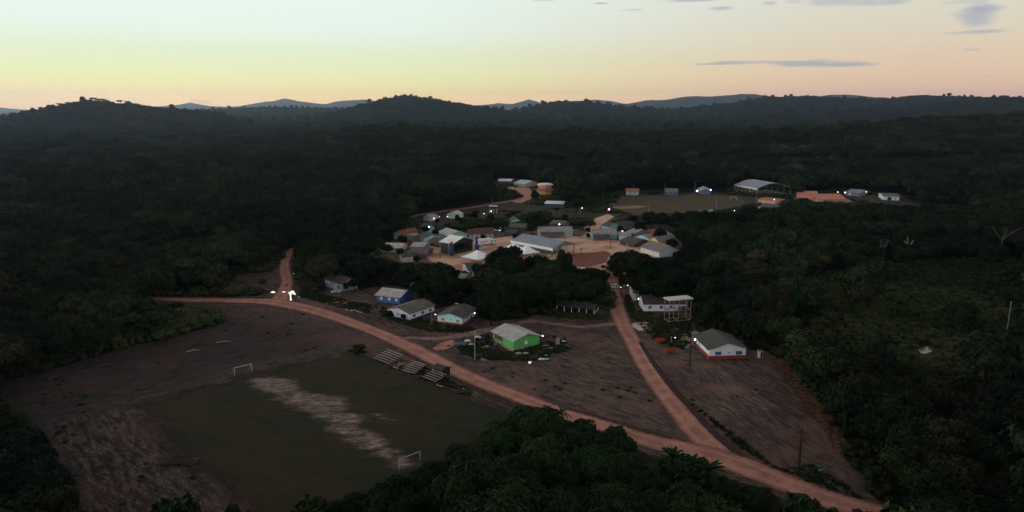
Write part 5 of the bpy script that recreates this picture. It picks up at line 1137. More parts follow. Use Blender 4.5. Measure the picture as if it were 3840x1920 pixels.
# foreground grove (view pixel of the crown top, height)
GROVE = [(1345, 1023, 13, 'tallest dense tree crowning the foreground grove'), (1268, 1062, 12, 'bushy grove tree left of the tallest one'), (1432, 1052, 12, 'leafy grove tree right of the tallest one, below the palm'),
         (1180, 1118, 11, 'leafy grove tree beside the near goal'), (1090, 1168, 10, 'grove tree just right below the near goal'), (1535, 1086, 10.5, 'grove tree bordering the main road at the grove top right'),
         (1380, 1110, 12, 'dark grove tree directly below the tallest one'), (1290, 1150, 12, 'dark grove tree in the middle left of the grove'), (985, 1212, 9, 'low grove tree on the pitch side'),
         (1480, 1140, 11, 'dark grove tree in the middle right of the grove'), (885, 1252, 8, 'lowest left shrub tree on the lower edge of the pitch'), (1190, 1205, 11, 'dark grove tree at the lower left of the grove'),
         (1575, 1150, 9, 'dark grove tree left of the banana plants'), (1060, 1235, 10, 'dark grove tree near the lower edge, below the near goal'), (1620, 1205, 8, 'dark grove tree below the banana plants'), (1310, 1215, 10, 'dark grove tree left of the lime green bush'),
         (1740, 1230, 7, 'low dark grove tree at the lower right of the banana plants'), (1830, 1222, 5.5, 'low dark bush tree beside the lower right road'), (1905, 1250, 5, 'small bush tree at the lower right roadside'), (1540, 1235, 9, 'dark grove tree at the lower edge right of the lime green bush')]
n_ind = 0; placed = []
for i, (px, py, h_, lb) in enumerate(GROVE):
    x, y = by_top(px, py, h_); s = h_ / 12 * 1.0
    tree(GRV[i % 3], TRK[i % 3], x, y, 0, s, rnd.random() * 6.28, 1.0, 'grove_tree', lb, 'trees of the foreground grove'); placed.append((x, y, 4.2 * s)); n_ind += 1
x, y = by_top(1432, 1232, 5); LIME = crown_mesh('crown', 65, 5.6, 5.4, 14, 9000, .5, M_LIME, core=.8, flat=.8, zbase=7.2)
tree(LIME, TRK[1], x, y, 0, .40, 1, 1.1, 'bush', 'lime green bush at the lower edge of the grove', None, 'bush'); placed.append((x, y, 2.5))
tree(LIME, TRK[1], *by_top(2095, 1272, 3.2), 0, .24, 2, 1.1, 'bush', 'small light green sapling at the lower right road edge', None, 'bush')
# village trees, placed by the top of the crown
VTREES = []
VT = [(1300, 585, 7, .7), (1215, 590, 6, .6), (1068, 566, 7, .8), (1095, 575, 6, .7), (1660, 575, 9, 1.0), (1610, 560, 8, .9), (1480, 585, 5, .5), (1340, 560, 8, .9), (1405, 560, 6, .7), (970, 612, 7, .9), (1250, 633, 13, 1.0), (1340, 638, 12, .9), (1080, 655, 12, 1.15), (1120, 668, 12, 1.0), (1215, 655, 13, .9), (1390, 655, 12, 1.0), (1290, 655, 13, 1.05), (1440, 665, 11, .9), (1490, 672, 11, 1.0), (1585, 632, 13, 1.15), (1640, 640, 13, 1.1), (1560, 645, 11, .8), (1690, 655, 13, 1.1),
      (1035, 668, 10, 1.0), (980, 655, 10, 1.1), (900, 665, 9, 1.0), (860, 672, 8, .9), (890, 700, 6, .8), (868, 712, 4, .6), (905, 690, 7, .8), (1250, 700, 14, 1.1), (1330, 705, 13, 1.1), (1400, 700, 12, 1.1), (1470, 700, 12, 1.1), (1505, 705, 9, .8), (1280, 728, 11, 1.0), (1235, 735, 12, .9), (1255, 760, 9, .8), (1130, 700, 11, 1.0), (1060, 705, 9, .9),
      (1170, 705, 9, .8), (1610, 690, 11, 1.0), (1660, 700, 12, 1.1), (1620, 722, 6, .8), (1350, 533, 10, .9), (1365, 545, 9, .9), (1195, 530, 8, .6), (1235, 535, 8, .6), (1160, 545, 7, .7), (1430, 482, 12, 1.2), (1460, 478, 13, 1.3), (1490, 490, 12, 1.0), (1450, 500, 10, 1.2), (1590, 540, 8, .9), (1640, 530, 12, 1.1), (1700, 545, 10, 1.0),
      (1770, 545, 12, 1.1), (1850, 530, 13, 1.3), (1900, 540, 12, 1.2), (2010, 505, 14, 1.4), (2050, 515, 13, 1.3), (1720, 570, 12, 1.1), (1760, 600, 13, 1.2), (1480, 570, 6, .6), (1345, 480, 9, .9), (1330, 545, 7, .7), (1385, 700, 13, 1.2), (1700, 680, 13, 1.2), (1012, 590, 7, .8), (1128, 594, 6, .7), (1182, 566, 7, .8), (1242, 556, 8, .8), (1264, 552, 8, .9), (1692, 602, 8, 1.0), (1735, 590, 10, 1.1), (1562, 566, 6, .7), (955, 602, 8, 1.0), (1005, 622, 6, .7), (1050, 640, 6, .7), (1150, 540, 6, .7), (1290, 528, 6, .6), (1100, 548, 5, .6), (1420, 540, 6, .8), (1400, 520, 5, .7), (1525, 520, 5, .7), (1500, 745, 6, .7), (1210, 770, 7, .6)]
for i, (px, py, h_, k) in enumerate(VT):
    x, y = by_top(px, py, h_); s = h_ / 12
    T, _ = T__ = tree(MNG[i % 3], TRK[i % 3], x, y, 0, s * k, rnd.random() * 6.28, 1 / k, 'mango_tree', 'round dark tree', 'dark trees among the village houses'); VTREES.append((T, px, py, h_)); placed.append((x, y, 3.2 * s * k)); n_ind += 1
tree(MNG[0], TRK[0], *by_top(2466 / VS + 160, 1078 / VS, 6), 0, .45, 1, 1.1, 'mango_tree', 'round black tree in front of the half hidden white house', None)
tree(MNG[1], TRK[1], *by_top(980, 782, 3.6), 0, .30, 1, 1.0, 'bush', 'round dark bush at the left corner of the navy based house', None, 'bush')
tree(MNG[2], TRK[1], *by_top(1014, 787, 3.2), 0, .16, 1, 1.6, 'clipped_tree', 'small round clipped tree in front of the navy based house', None, 'tree')
tree(MNG[2], TRK[2], *by_top(445, 757, 4.5), 0, .36, 2, 1.0, 'bush', 'dark round bush beside the left end of the main road', None, 'bush')
OR = crown_mesh('crown', 66, 5.6, 4.0, 10, 3500, .55, M_ORANGE, core=.9, flat=.6, zbase=7.0)
for lb, px, py in (('orange red flowering shrub on the far side of the dark weeds', 1659, 846), ('orange red flowering shrub nearer the road bend', 1686, 870)):
    T, _ = tree(OR, TRK[0], *by_top(px, py, 2.4), -0.3, .28, 0, 1.0, 'flowering_shrub', lb, None, 'shrub'); T.scale = (.36, .26, .24)

# automatic fill of the woods: a tree is kept when neither its foot nor its crown would stand over the open land seen in the photograph
def blocked(x, y, h_, r_):
    b = np.zeros(x.shape, bool)
    for zz, rr in ((0 * h_, 0), (h_ * .4, 1.05), (h_ * .65, 1.2), (h_ * .88, .9), (h_, .3)):
        for sgn in ((0,) if rr == 0 else (-1, 0, 1)):
            px, py = project(x + sgn * rr * r_, y, zz)
            for P in OPEN: b |= inside(px, py, P)
    return b
def jitter_grid(x0, x1, y0, y1, st, seed):
    rs = np.random.RandomState(seed); ax = np.arange(x0, x1, st); ay = np.arange(y0, y1, st * .87); x, y = np.meshgrid(ax, ay); x = x + (np.arange(len(ay)) % 2)[:, None] * st / 2
    x = x.ravel() + rs.uniform(-.36, .36, x.size) * st; y = y.ravel() + rs.uniform(-.36, .36, y.size) * st; return x, y, rs
def wedge(x, y, m_=40, t_=.80): return np.abs(x) < m_ + t_ * np.maximum(y, 0)
x, y, rs = jitter_grid(-900, 900, 70, 950, 7.2, 3)
k = wedge(x, y) & (y < 950); x, y = x[k], y[k]
hh = 6.5 + 8.5 * fbm(x / 60, y / 60, 3) * (.4 + 1.1 * rs.rand(len(x))); hh = np.where(rs.rand(len(x)) < .07, hh * 1.45, hh)
px0, py0 = project(x, y, 0 * x)
insc = inside(px0, py0, SCRUB) | inside(px0, py0, SCRUB2)
rr = hh / 12 * 5.4 * .8
bl = blocked(x, y, hh, rr)
small = bl.copy()
for q in placed: bl |= (np.hypot(x - q[0], y - q[1]) < q[2])
# keep trees off the village ground where houses stand
bl |= inside(px0, py0, vw((1000, 600), (1720, 590), (1720, 660), (1560, 700), (1540, 640), (1530, 730), (1400, 700), (1180, 700), (990, 660)))
pm_, qm_ = project(x, y, hh * .8); cov = inside(pm_, qm_, SCRUB) & ~insc
keep = ~bl & ~(insc & (rs.rand(len(x)) < .93)) & ~(cov & (rs.rand(len(x)) < .92))
grove_zone = inside(px0, py0, vw((1290, 1060), (1500, 1065), (1600, 1140), (1850, 1210), (2100, 1290), (2400, 1500), (600, 1500), (850, 1290), (1100, 1180)))
keep &= ~(grove_zone & (py0 < 2050))
x, y, hh, px0, py0 = x[keep], y[keep], hh[keep], px0[keep], py0[keep]
sc_ = hh / 12
app = hh / np.hypot(x, y); vis = (px0 > -60) & (px0 < 3900) & (project(x, y, hh)[1] < 1920)
order = np.argsort(-np.where(vis, app, 0)); IND = 205
ind = set(order[:IND].tolist())
LM = [('outhouse', 2852, 1330), ('red based white house', 2720, 1300), ('concrete tower', 2545, 1150), ('lower right pole', 2994, 1680), ('lower right corner', 3840, 1920), ('pale limbed tree', 3770, 880),
      ('green house', 1930, 1270), ('open shed', 2170, 1165), ('cyan house', 1720, 1190), ('blue house', 1490, 1110), ('whitish blue house', 1250, 1070), ('branching puddle', 1085, 1110), ('north track end', 1105, 935), ('main road end', 540, 1118),
      ('upper left goal', 910, 1395), ('lower left corner', 0, 1920), ('near goal', 1540, 1740), ('stage', 1720, 920), ('pavilion', 2050, 930), ('sports hall', 2845, 705), ('lamp by the far pitch', 2284, 785), ('raised water tank', 1850, 790),
      ('school', 3080, 745), ('yellow gabled house', 2460, 918), ('orange chapel', 2044, 715), ('right edge', 3840, 1330), ('banana plants', 2600, 1720), ('grey roofed house', 2085, 870), ('lime green bush', 2130, 1880), ('left edge', 0, 1350)]
ORD = ['', 'second ', 'third ', 'fourth ', 'fifth ', 'sixth ', 'seventh ', 'eighth ', 'ninth ', 'tenth ', 'eleventh ', 'twelfth ', 'thirteenth ', 'fourteenth ', 'fifteenth ', 'sixteenth ', 'seventeenth ', 'eighteenth ', 'nineteenth ', 'twentieth ']
TOLABEL = []
def where_later(o, head, x_, y_, z_):
    a, b = project(np.array([x_]), np.array([y_]), np.array([z_])); a, b = float(a[0]), float(b[0])
    n_, lx, ly = min(LM, key=lambda q: (q[1] - a) ** 2 + (q[2] - b) ** 2); dx, dy = a - lx, b - ly
    v_ = '' if abs(dy) < .4 * abs(dx) else ('above' if dy < 0 else 'below'); h_ = '' if abs(dx) < .4 * abs(dy) else ('left' if dx < 0 else 'right')
    w = {('', 'left'): 'left of', ('', 'right'): 'right of', ('above', ''): 'above', ('below', ''): 'below', ('above', 'left'): 'up and left of', ('above', 'right'): 'up and right of', ('below', 'left'): 'down and left of', ('below', 'right'): 'down and right of'}.get((v_, h_), 'behind')
    TOLABEL.append((n_, w, math.hypot(dx, dy), head, o))
for o_, px_, py_, h_ in VTREES: where_later(o_, 'round dark tree', *by_top(px_, py_, h_), h_ * .8)
for i in order[:IND]:
    px, py = px0[i], py0[i]
    if py > 1560 and px < 700: lb, g = 'tree in the lower left corner wood', 'trees of the lower left corner wood'
    elif px < 1500: lb, g = 'forest tree left of the clearing', 'forest trees left of the clearing'
    elif px > 2500: lb, g = 'forest tree right of the clearing', 'forest trees right of the clearing'
    elif py > 1500: lb, g = 'tree low in the foreground grove', 'lower trees of the foreground grove'
    else: lb, g = 'tree in the belt below the square', 'belt of trees below the square'
    k_ = int(rnd.random() * 4); k_ = 0 if rnd.random() < .35 else k_
    sz = 'tall' if hh[i] > 12.5 else ('low' if hh[i] < 9 else 'mid sized')
    nearby = np.hypot(x[i], y[i]) < 135
    T_, _ = tree(GRV[i % 3] if nearby else MED[k_], TRK[i % 3], x[i], y[i], 0, sc_[i] * (.92 + .3 * rnd.random()), rnd.random() * 6.28, .9 + .25 * rnd.random(), 'forest_tree', lb, g)
    where_later(T_, f"{sz} {'dark green' if nearby else TONES[k_][0]} tree", x[i], y[i], hh[i] * .7)
rest = np.array([i for i in range(len(x)) if i not in ind])

def scatter(name, label, pts, scl, rot, idx, objs):
    coll = bpy.data.collections.new(name + '_sources')
    for o in objs: coll.objects.link(o)
    me = np_mesh(name, pts, attrs={'iscale': ('FLOAT_VECTOR', scl), 'irot': ('FLOAT_VECTOR', rot), 'iidx': ('INT', np.asarray(idx, dtype=np.int32))})
    o = link(name, me); tag(o, label, kind='stuff')
    ng = bpy.data.node_groups.new(name, 'GeometryNodeTree')
    ng.interface.new_socket('Geometry', in_out='INPUT', socket_type='NodeSocketGeometry'); ng.interface.new_socket('Geometry', in_out='OUTPUT', socket_type='NodeSocketGeometry')
    gi, go = ng.nodes.new('NodeGroupInput'), ng.nodes.new('NodeGroupOutput')
    ci = ng.nodes.new('GeometryNodeCollectionInfo'); ci.inputs['Collection'].default_value = coll; ci.inputs['Separate Children'].default_value = True; ci.inputs['Reset Children'].default_value = True
    ip = ng.nodes.new('GeometryNodeInstanceOnPoints'); ip.inputs['Pick Instance'].default_value = True
    def na(n_, ty):
        a = ng.nodes.new('GeometryNodeInputNamedAttribute'); a.data_type = ty; a.inputs['Name'].default_value = n_
        return [s_ for s_ in a.outputs if s_.enabled and s_.name == 'Attribute'][0]
    ng.links.new(gi.outputs[0], ip.inputs['Points']); ng.links.new(ci.outputs[0], ip.inputs['Instance'])
    ng.links.new(na('iidx', 'INT'), ip.inputs['Instance Index']); ng.links.new(na('irot', 'FLOAT_VECTOR'), ip.inputs['Rotation']); ng.links.new(na('iscale', 'FLOAT_VECTOR'), ip.inputs['Scale'])
    ng.links.new(ip.outputs[0], go.inputs[0])
    md = o.modifiers.new('scatter', 'NODES'); md.node_group = ng
    return o
UMB = [crown_mesh('crown', 190 + i, 5.8, 2.6, 7 + 2 * i, 700, .9, M_FAR, core=.7, flat=.18, zbase=10.2) for i in range(3)]
# four low detail individuals carry the crowns that the mass of forest repeats
ridge_pts = [(520, 252, 'flat crowned tree standing alone on the left hill ridge'), (556, 252, 'second flat crowned tree on the left hill ridge')]
def on_ridge(px, py, D, h_):
    x = (px * VS - 1920) / FPX * D * .979; return x, D, float(terrain(np.array([x]), np.array([D]))[0])
src_far = []; src_low = []
for i, (px, lb, s) in enumerate(((302, 'lone flat crowned tree on the left hill ridge, left of a pair', 1.7), (322, 'lone flat crowned tree on the left hill ridge, right of a pair', 1.75), (365, 'thin upright tree further down the left hill ridge', 1.2), (236, 'broad pale crowned tree on the top of the left hill', 1.8),
                                   (262, 'rounded tree right of the left hill top', 1.7), (212, 'wide crowned tree left of the left hill top', 1.6), (150, 'tree on the left shoulder of the left hill', 1.5), (100, 'tree low on the left shoulder of the left hill', 1.4), (125, 'flat crowned tree between the two left shoulder trees', 1.3), (172, 'second tree right of the left shoulder tree', 1.5), (190, 'third tree climbing towards the left hill top', 1.35), (226, 'flat crowned tree touching the broad pale crowned tree', 1.5), (250, 'flat crowned tree right of the broad pale crowned tree', 1.6),
                                   (282, 'small flat crowned tree before the lone ones', 1.1), (80, 'lowest tree at the left foot of the left hill', 1.2), (400, 'small tree where the left hill slopes down', 1.1), (440, 'dark round tree far down the left hill slope', 1.4), (497, 'last dark tree at the right foot of the left hill', 1.3))):
    x_, y_, z_ = on_ridge(px, 0, 2600, 15)
    s *= 1.2; T, c_ = tree(UMB[i % 3], TRK[i % 3], x_, y_, z_, s, i, 1.1 if s > 1.3 else 1.7, 'ridge_tree', lb, None)
for i, (px_, lb) in enumerate(((1012, 'small rounded tree on the top of the middle hill'), (1048, 'tree standing out right of the middle hill top'), (1480, 'small tree on the low hill right of the middle hill'), (1466, 'thin tree beside the one on the low hill'))):
    D_ = 3700 if px_ < 1200 else 4500; x_, y_, z_ = on_ridge(px_, 0, D_, 15)
    T, c_ = tree(FARM[i], TRK[i % 3], x_, y_, z_, 1.6, i, 1.25, 'ridge_tree', lb, None); src_far.append(c_)
LOW += [crown_mesh('crown', 201, 5.0, 3.0, 9, 1500, .9, foliage('pale sparse leaves', [(.085, .085, .055), (.05, .055, .04), (.075, .06, .05)], fk=1.1), core=.45, flat=.3, zbase=10.0), crown_mesh('crown', 202, 3.6, 6.5, 8, 1300, .8, M_LEAF, flat=1.1, zbase=9.0), crown_mesh('crown', 203, 6.4, 3.4, 11, 1700, .9, M_MANGO, flat=.6, zbase=8.5)]
for i in range(7):
    j = order[IND + i]; T, c_ = tree(LOW[i], TRK[i % 3], x[j], y[j], 0, sc_[j], i, 1, 'forest_tree', 'tree', 'forest trees ' + ('left' if px0[j] < 1500 else 'right') + ' of the clearing'); src_low.append(c_); where_later(T, 'leafy tree', x[j], y[j], hh[j] * .7)
    rest = rest[rest != j]
cnt = {}
for n_, w, d_, head, o in sorted(TOLABEL, key=lambda q: q[2]):
    k_ = (n_, w, head); c_ = cnt.get(k_, 0); cnt[k_] = c_ + 1
    o['label'] = f"{ORD[min(c_, 19)]}nearest {head} {w} the {n_}"
rs = np.random.RandomState(5); n = len(rest); s1_ = sc_[rest] * rs.uniform(.9, 1.2, n)
xs_, ys_, zs_ = [x[rest]], [y[rest]], [0 * x[rest]]; sc_all = [np.stack([s1_, s1_, s1_ * rs.uniform(.85, 1.2, n)], 1)]
x2, y2, rs2 = jitter_grid(-1700, 1700, 950, 1900, 10.5, 8); k = wedge(x2, y2, 40, .78); x2, y2 = x2[k], y2[k]; s2_ = rs2.uniform(.95, 1.7, len(x2)) * np.where(rs2.rand(len(x2)) < .03, 1.35, 1)
xs_.append(x2); ys_.append(y2); zs_.append(terrain(x2, y2)); sc_all.append(np.stack([s2_ * 1.1, s2_ * 1.1, s2_ * .95], 1))
X_, Y_, Z_ = map(np.concatenate, (xs_, ys_, zs_)); S_ = np.concatenate(sc_all); n = len(X_)
scatter('forest', 'unbroken dark tropical forest around and beyond the village', np.stack([X_, Y_, Z_], 1), S_, np.stack([0 * X_, 0 * X_, rs.rand(n) * 6.28], 1), rs.choice(7, n, p=[.17, .17, .17, .17, .08, .09, .15]), src_low)
x3, y3, rs3 = jitter_grid(-4600, 4600, 1900, 5300, 17.5, 9); k = wedge(x3, y3, 0, .78); x3, y3 = x3[k], y3[k]; n = len(x3); s3 = rs3.uniform(1.0, 2.3, n); em = rs3.rand(n) < .05; s3 = np.where(em, s3 * 1.05, s3); zf = np.where(em, 1.35, .8) * rs3.uniform(.85, 1.15, n)
scatter('distant_forest', 'far forest canopy covering the plain and hills', np.stack([x3, y3, terrain(x3, y3) - 2], 1), np.stack([s3 * np.where(em, .8, 1.15), s3 * np.where(em, .8, 1.15), s3 * zf], 1), np.stack([0 * x3, 0 * x3, rs3.rand(n) * 6.28], 1), rs3.randint(0, 4, n), src_far)

# undergrowth: scrub on the right, forest edge and weeds
SHR = [crown_mesh('crown', 110 + i, 1.5, 1.2, 6, 700, .22, M_SCRUB, core=.85, zbase=.7) for i in range(3)]
shr_src = []
for i, (lb, px, py) in enumerate((('lone leafy bush beside the fork puddle', 1168, 1062), ('small bush left of the north track', 985, 1062), ('weedy bush at the pitch corner by the stands', 1340, 1318))):
    q = gp(px, py); r = thing('shrub', lb, 'shrub', q); r.scale = (1.5, 1.5, 1.4); c_ = link('crown', SHR[i], r); link('trunk', TRK[i], r).scale = (.1, .1, .1); shr_src.append(c_)
x4, y4, rs4 = jitter_grid(-420, 420, 80, 560, 2.6, 21); k = wedge(x4, y4, 20, .76); x4, y4 = x4[k], y4[k]
px4, py4 = project(x4, y4, 0 * x4)
forb = inside(px4, py4, CLEAR) | inside(px4, py4, VILLAGE) | inside(px4, py4, BACK)
insc4 = inside(px4, py4, SCRUB) | inside(px4, py4, SCRUB2) | (inside(px4, py4, SCRUB3) & (rs4.rand(len(x4)) < .3))
tz = 2.4; _, pt = project(x4, y4, 0 * x4 + tz); tb = inside(px4, pt, CLEAR) | inside(px4, pt, VILLAGE)
near_edge = (edge_dist(x4, y4, ground_poly(CLEAR)) < 14)
kp = ~(np.hypot(px4 - 3468, (py4 - 1325) * 2) < 60) & ~forb & (insc4 | (near_edge & (rs4.rand(len(x4)) < .8))) & ~(tb & (rs4.rand(len(x4)) < .7)) & (y4 < 520)
x4, y4, t4 = x4[kp], y4[kp], insc4[kp]; n = len(x4); s4 = np.where(t4, rs4.uniform(.6, 1.9, n) * (.5 + 1.0 * fbm(x4 / 18, y4 / 18, 3)), rs4.uniform(.5, 1.1, n))
scatter('undergrowth', 'low tangled scrub filling the clearings and forest edge', np.stack([x4, y4, 0 * x4], 1), np.stack([s4, s4, s4 * rs4.uniform(.7, 1.3, n)], 1), np.stack([0 * x4, 0 * x4, rs4.rand(n) * 6.28], 1), rs4.randint(0, 3, n), shr_src)
x6, y6, rs6 = jitter_grid(-760, 760, 200, 900, 4.2, 41); k = wedge(x6, y6, 20, .76); x6, y6 = x6[k], y6[k]; px6, py6 = project(x6, y6, 0 * x6)
op6 = inside(px6, py6, CLEAR) | inside(px6, py6, VILLAGE) | inside(px6, py6, BACK); vill6 = inside(px6, py6, vw((960, 590), (1720, 560), (1740, 660), (1560, 700), (1540, 640), (1530, 730), (1400, 700), (1180, 700), (960, 660)))
kp = ~op6 & ~vill6 & blocked(x6, y6, 0 * x6 + 12, 0 * x6 + 4) & ~blocked(x6, y6, 0 * x6 + 2.2, 0 * x6 + 1); x6, y6 = x6[kp], y6[kp]; n = len(x6); s6 = rs6.uniform(1.0, 2.1, n)
ob6 = inside(px7 := project(x7 := jitter_grid(-420, 420, 380, 760, 5.0, 43)[0], y7 := jitter_grid(-420, 420, 380, 760, 5.0, 43)[1], 0 * x7)[0], project(x7, y7, 0 * x7)[1], BACK)
q7 = project(x7, y7, 0 * x7)[1]
ob6 &= ~inside(px7, q7, FAR_FIELD) & (fbm(x7 / 34, y7 / 34, 3) > .47) & ~inside(px7, q7, vw((1480, 590), (1500, 545), (1560, 535), (1540, 600)))
for cx_, cy_, rw_ in ROADPTS: ob6 &= ~((np.abs(x7 - cx_) < 4.5) & (y7 < cy_ + 5) & (y7 > cy_ - 32))
for T_ in list(bpy.data.objects):
    if T_.parent is None and T_.get('category') in ('house', 'school', 'sports hall', 'shed', 'chapel', 'lamp', 'street lamp', 'car', 'goal', 'water tank'): ob6 &= ~((np.abs(x7 - T_.location.x) < 11) & (y7 > T_.location.y - 15) & (y7 < T_.location.y + 7))
nr6 = np.ones(len(x6), bool)
for cx_, cy_, rw_ in ROADPTS:
    if cy_ > 400: nr6 &= ~((np.abs(x6 - cx_) < 4.5) & (y6 < cy_ + 5) & (y6 > cy_ - 32))
x6, y6, s6 = x6[nr6], y6[nr6], s6[nr6]
x6 = np.concatenate([x6, x7[ob6]]); y6 = np.concatenate([y6, y7[ob6]]); s6 = np.concatenate([s6, np.random.RandomState(3).uniform(.5, 1.5, int(ob6.sum()))]); n = len(x6); rs6 = np.random.RandomState(12)
scatter('thicket', 'low dark thicket between the forest edge and the open land', np.stack([x6, y6, 0 * x6], 1), np.stack([s6 * 1.5, s6 * 1.5, s6 * 1.0], 1), np.stack([0 * x6, 0 * x6, rs6.rand(n) * 6.28], 1), rs6.randint(0, 3, n), shr_src)
# weeds on open ground: patches around houses and along the road banks
def tuft_mesh():
    rs = np.random.RandomState(4); n = 46; a = rs.rand(n) * 6.28; r = rs.rand(n) ** .5 * .45; V = []; Q = []
    for i in range(n):
        b = np.array([r[i] * math.cos(a[i]), r[i] * math.sin(a[i]), 0]); d = np.array([math.cos(a[i] + rs.randn() * .6), math.sin(a[i] + rs.randn() * .6), 0]); h_ = .25 + .4 * rs.rand(); w = np.array([-d[1], d[0], 0]) * .05
        V += [b - w, b + w, b + w * .6 + d * .12 + [0, 0, h_ * .7], b + d * .32 + [0, 0, h_]]; Q.append([4 * i, 4 * i + 1, 4 * i + 2, 4 * i + 3])
    return np_mesh('weed_clump', np.array(V), quads=np.array(Q), mat=M_SCRUB)
wz = [vw(*q) for q in (((960, 770), (1000, 790), (1120, 815), (1220, 830), (1180, 838), (1080, 835), (1000, 812), (955, 795)), ((1150, 872), (1190, 868), (1260, 885), (1350, 885), (1370, 895), (1320, 905), (1220, 905), (1160, 890)),
                       ((1580, 790), (1620, 830), (1650, 860), (1720, 880), (1740, 850), (1740, 800), (1680, 790), (1640, 800), (1640, 770)), ((1540, 760), (1580, 740), (1600, 780), (1570, 800)), ((870, 880), (920, 885), (905, 895)), ((980, 925), (1180, 1000), (1190, 985), (1060, 920)),
                       ((760, 730), (830, 745), (940, 770), (930, 790), (820, 765), (750, 745)), ((1470, 1050), (1620, 1082), (1720, 1110), (1640, 1100)), ((1590, 900), (1700, 1010), (1760, 1090), (1690, 1010)), ((1720, 1000), (1850, 1120), (2000, 1210), (1990, 1200), (1840, 1090)), ((1260, 890), (1420, 850), (1430, 865), (1340, 890)),
                       ((1880, 1190), (2040, 1170), (2160, 1240), (2180, 1285), (2060, 1230)), ((1400, 785), (1530, 792), (1530, 806), (1400, 800)))]
x5, y5, rs5 = jitter_grid(-160, 160, 95, 330, .75, 31); px5, py5 = project(x5, y5, 0 * x5); kp = np.zeros(len(x5), bool)
wz.append(vw((1170, 885), (1200, 852), (1240, 850), (1255, 880), (1300, 895), (1360, 888), (1420, 870), (1440, 880), (1340, 908), (1200, 905)))
for q in wz: kp |= inside(px5, py5, q) & (rs5.rand(len(x5)) < .62)
pf = [ground_poly(FIELD)]
for cx_, cy_, rw_ in ROADPTS: kp &= np.hypot(x5 - cx_, y5 - cy_) > rw_
kp &= ~soft(x5, y5, pf[0], .1).astype(bool) | (rs5.rand(len(x5)) < .1)
x5, y5 = x5[kp], y5[kp]
xa, ya, rsa = jitter_grid(-160, 160, 95, 330, .9, 37); pa, qa = project(xa, ya, 0 * xa)
ka = inside(pa, qa, CLEAR) & ~inside(pa, qa, FIELD) & (fbm(xa / 11, ya / 11, 3) > .52) & (rsa.rand(len(xa)) < .02); xa, ya = xa[ka], ya[ka]; nf = np.ones(len(xa), bool)
for cx_, cy_, rw_ in ROADPTS: nf &= np.hypot(xa - cx_, ya - cy_) > rw_ * .9
x5 = np.concatenate([x5, xa[nf]]); y5 = np.concatenate([y5, ya[nf]])
wo_ = tag(link('weed_clump', tuft_mesh()), 'single weed clump beside the fork of the left roads', 'weed'); wo_.location = gp(1075, 1070)
n = len(x5); s5 = rs5.uniform(.35, 1.0, n)
scatter('weeds', 'dark weeds on the road banks and around the houses', np.stack([x5, y5, 0 * x5], 1), np.stack([s5 * 1.3, s5 * 1.3, s5], 1), np.stack([0 * x5, 0 * x5, rs5.rand(n) * 6.28], 1), 0 * rs5.randint(0, 2, n), [wo_])

# banana plants and palm
def frond_mesh(name, seed, nf, L, w, stem, m_, droop=.9):
    rs = random.Random(seed); mb = MB()
    for i in range(nf):
        a = i * 2.4 + rs.uniform(-.3, .3); el_ = rs.uniform(.45, 1.25); d = Vector((math.cos(a), math.sin(a), 0)); s = Vector((-d.y, d.x, 0)); n = 7; ps = []
        ll_ = L * rs.uniform(.75, 1.1)
        for k in range(n + 1):
            t_ = k / n; r = ll_ * t_ * math.cos(el_) * (1 + .25 * t_); z = stem + ll_ * (math.sin(el_) * t_ - droop * .55 * t_ * t_)
            ww = w * math.sin(math.pi * min(1, .12 + t_ * .88)) ** .6 * (1 if k < n else .05); ps.append((d * r + Vector((0, 0, z)), ww))
        vs = []
        for c_, ww in ps: vs += [c_ - s * ww / 2 - ez * ww * .18, c_, c_ + s * ww / 2 - ez * ww * .18]
        mb.add(vs, [(k * 3 + j, k * 3 + j + 1, k * 3 + j + 4, k * 3 + j + 3) for k in range(n) for j in range(2)])
    me = bpy.data.meshes.new(name); me.from_pydata([tuple(v) for v in mb.v], [], mb.f); me.materials.append(m_); return me
def stem_mesh(h_, r):
    mb = MB().tube([(0, 0, -.2), (0.05, 0, h_ * .5), (0, 0, h_ + .1)], [r * 1.3, r, r * .6], 8); me = bpy.data.meshes.new('stem'); me.from_pydata([tuple(v) for v in mb.v], [], mb.f); me.materials.append(M_BARK); return me
BAN = [frond_mesh('leaves', i, 14, 3.9, .85, 3.0, M_BANANA) for i in range(3)]; BST = stem_mesh(3.0, .16)
for i, (lb, px, py, s) in enumerate((('banana plant with upright leaves at the left of the roadside clump', 1693, 1128, 1.15), ('banana plant in the middle of the roadside clump', 1742, 1148, 1.05), ('banana plant at the right end of the roadside clump', 1785, 1158, 1.2), ('low banana plant at the left of the roadside clump, under the tall one', 1665, 1150, .9),
                                     ('low banana plant in front of the roadside clump', 1720, 1172, .9), ('low banana plant under the right end of the clump', 1775, 1188, .8), ('banana plant between the left and middle plants of the clump', 1718, 1143, .95), ('banana plant between the middle and right plants of the clump', 1762, 1160, 1.0), ('small banana plant at the lower left of the clump', 1690, 1172, .75))):
    x_, y_ = by_top(px, py, 4.8 * s); r = thing('banana_plant', lb, 'banana plant', (x_, y_, 0), 'banana plants beside the road'); r.scale = (s, s, s); r.rotation_euler = (0, 0, i * 1.1)
    link('leaves', BAN[i % 3], r); link('stem', BST, r)
PAL = frond_mesh('fronds', 8, 18, 3.6, .42, 10.5, M_BANANA, 1.1); PST = stem_mesh(10.5, .18)
x_, y_ = by_top(1412, 1016, 12.6); r = thing('palm_tree', 'palm tree poking out of the top of the foreground grove', 'palm', (x_, y_, 0)); link('fronds', PAL, r); link('trunk', PST, r)
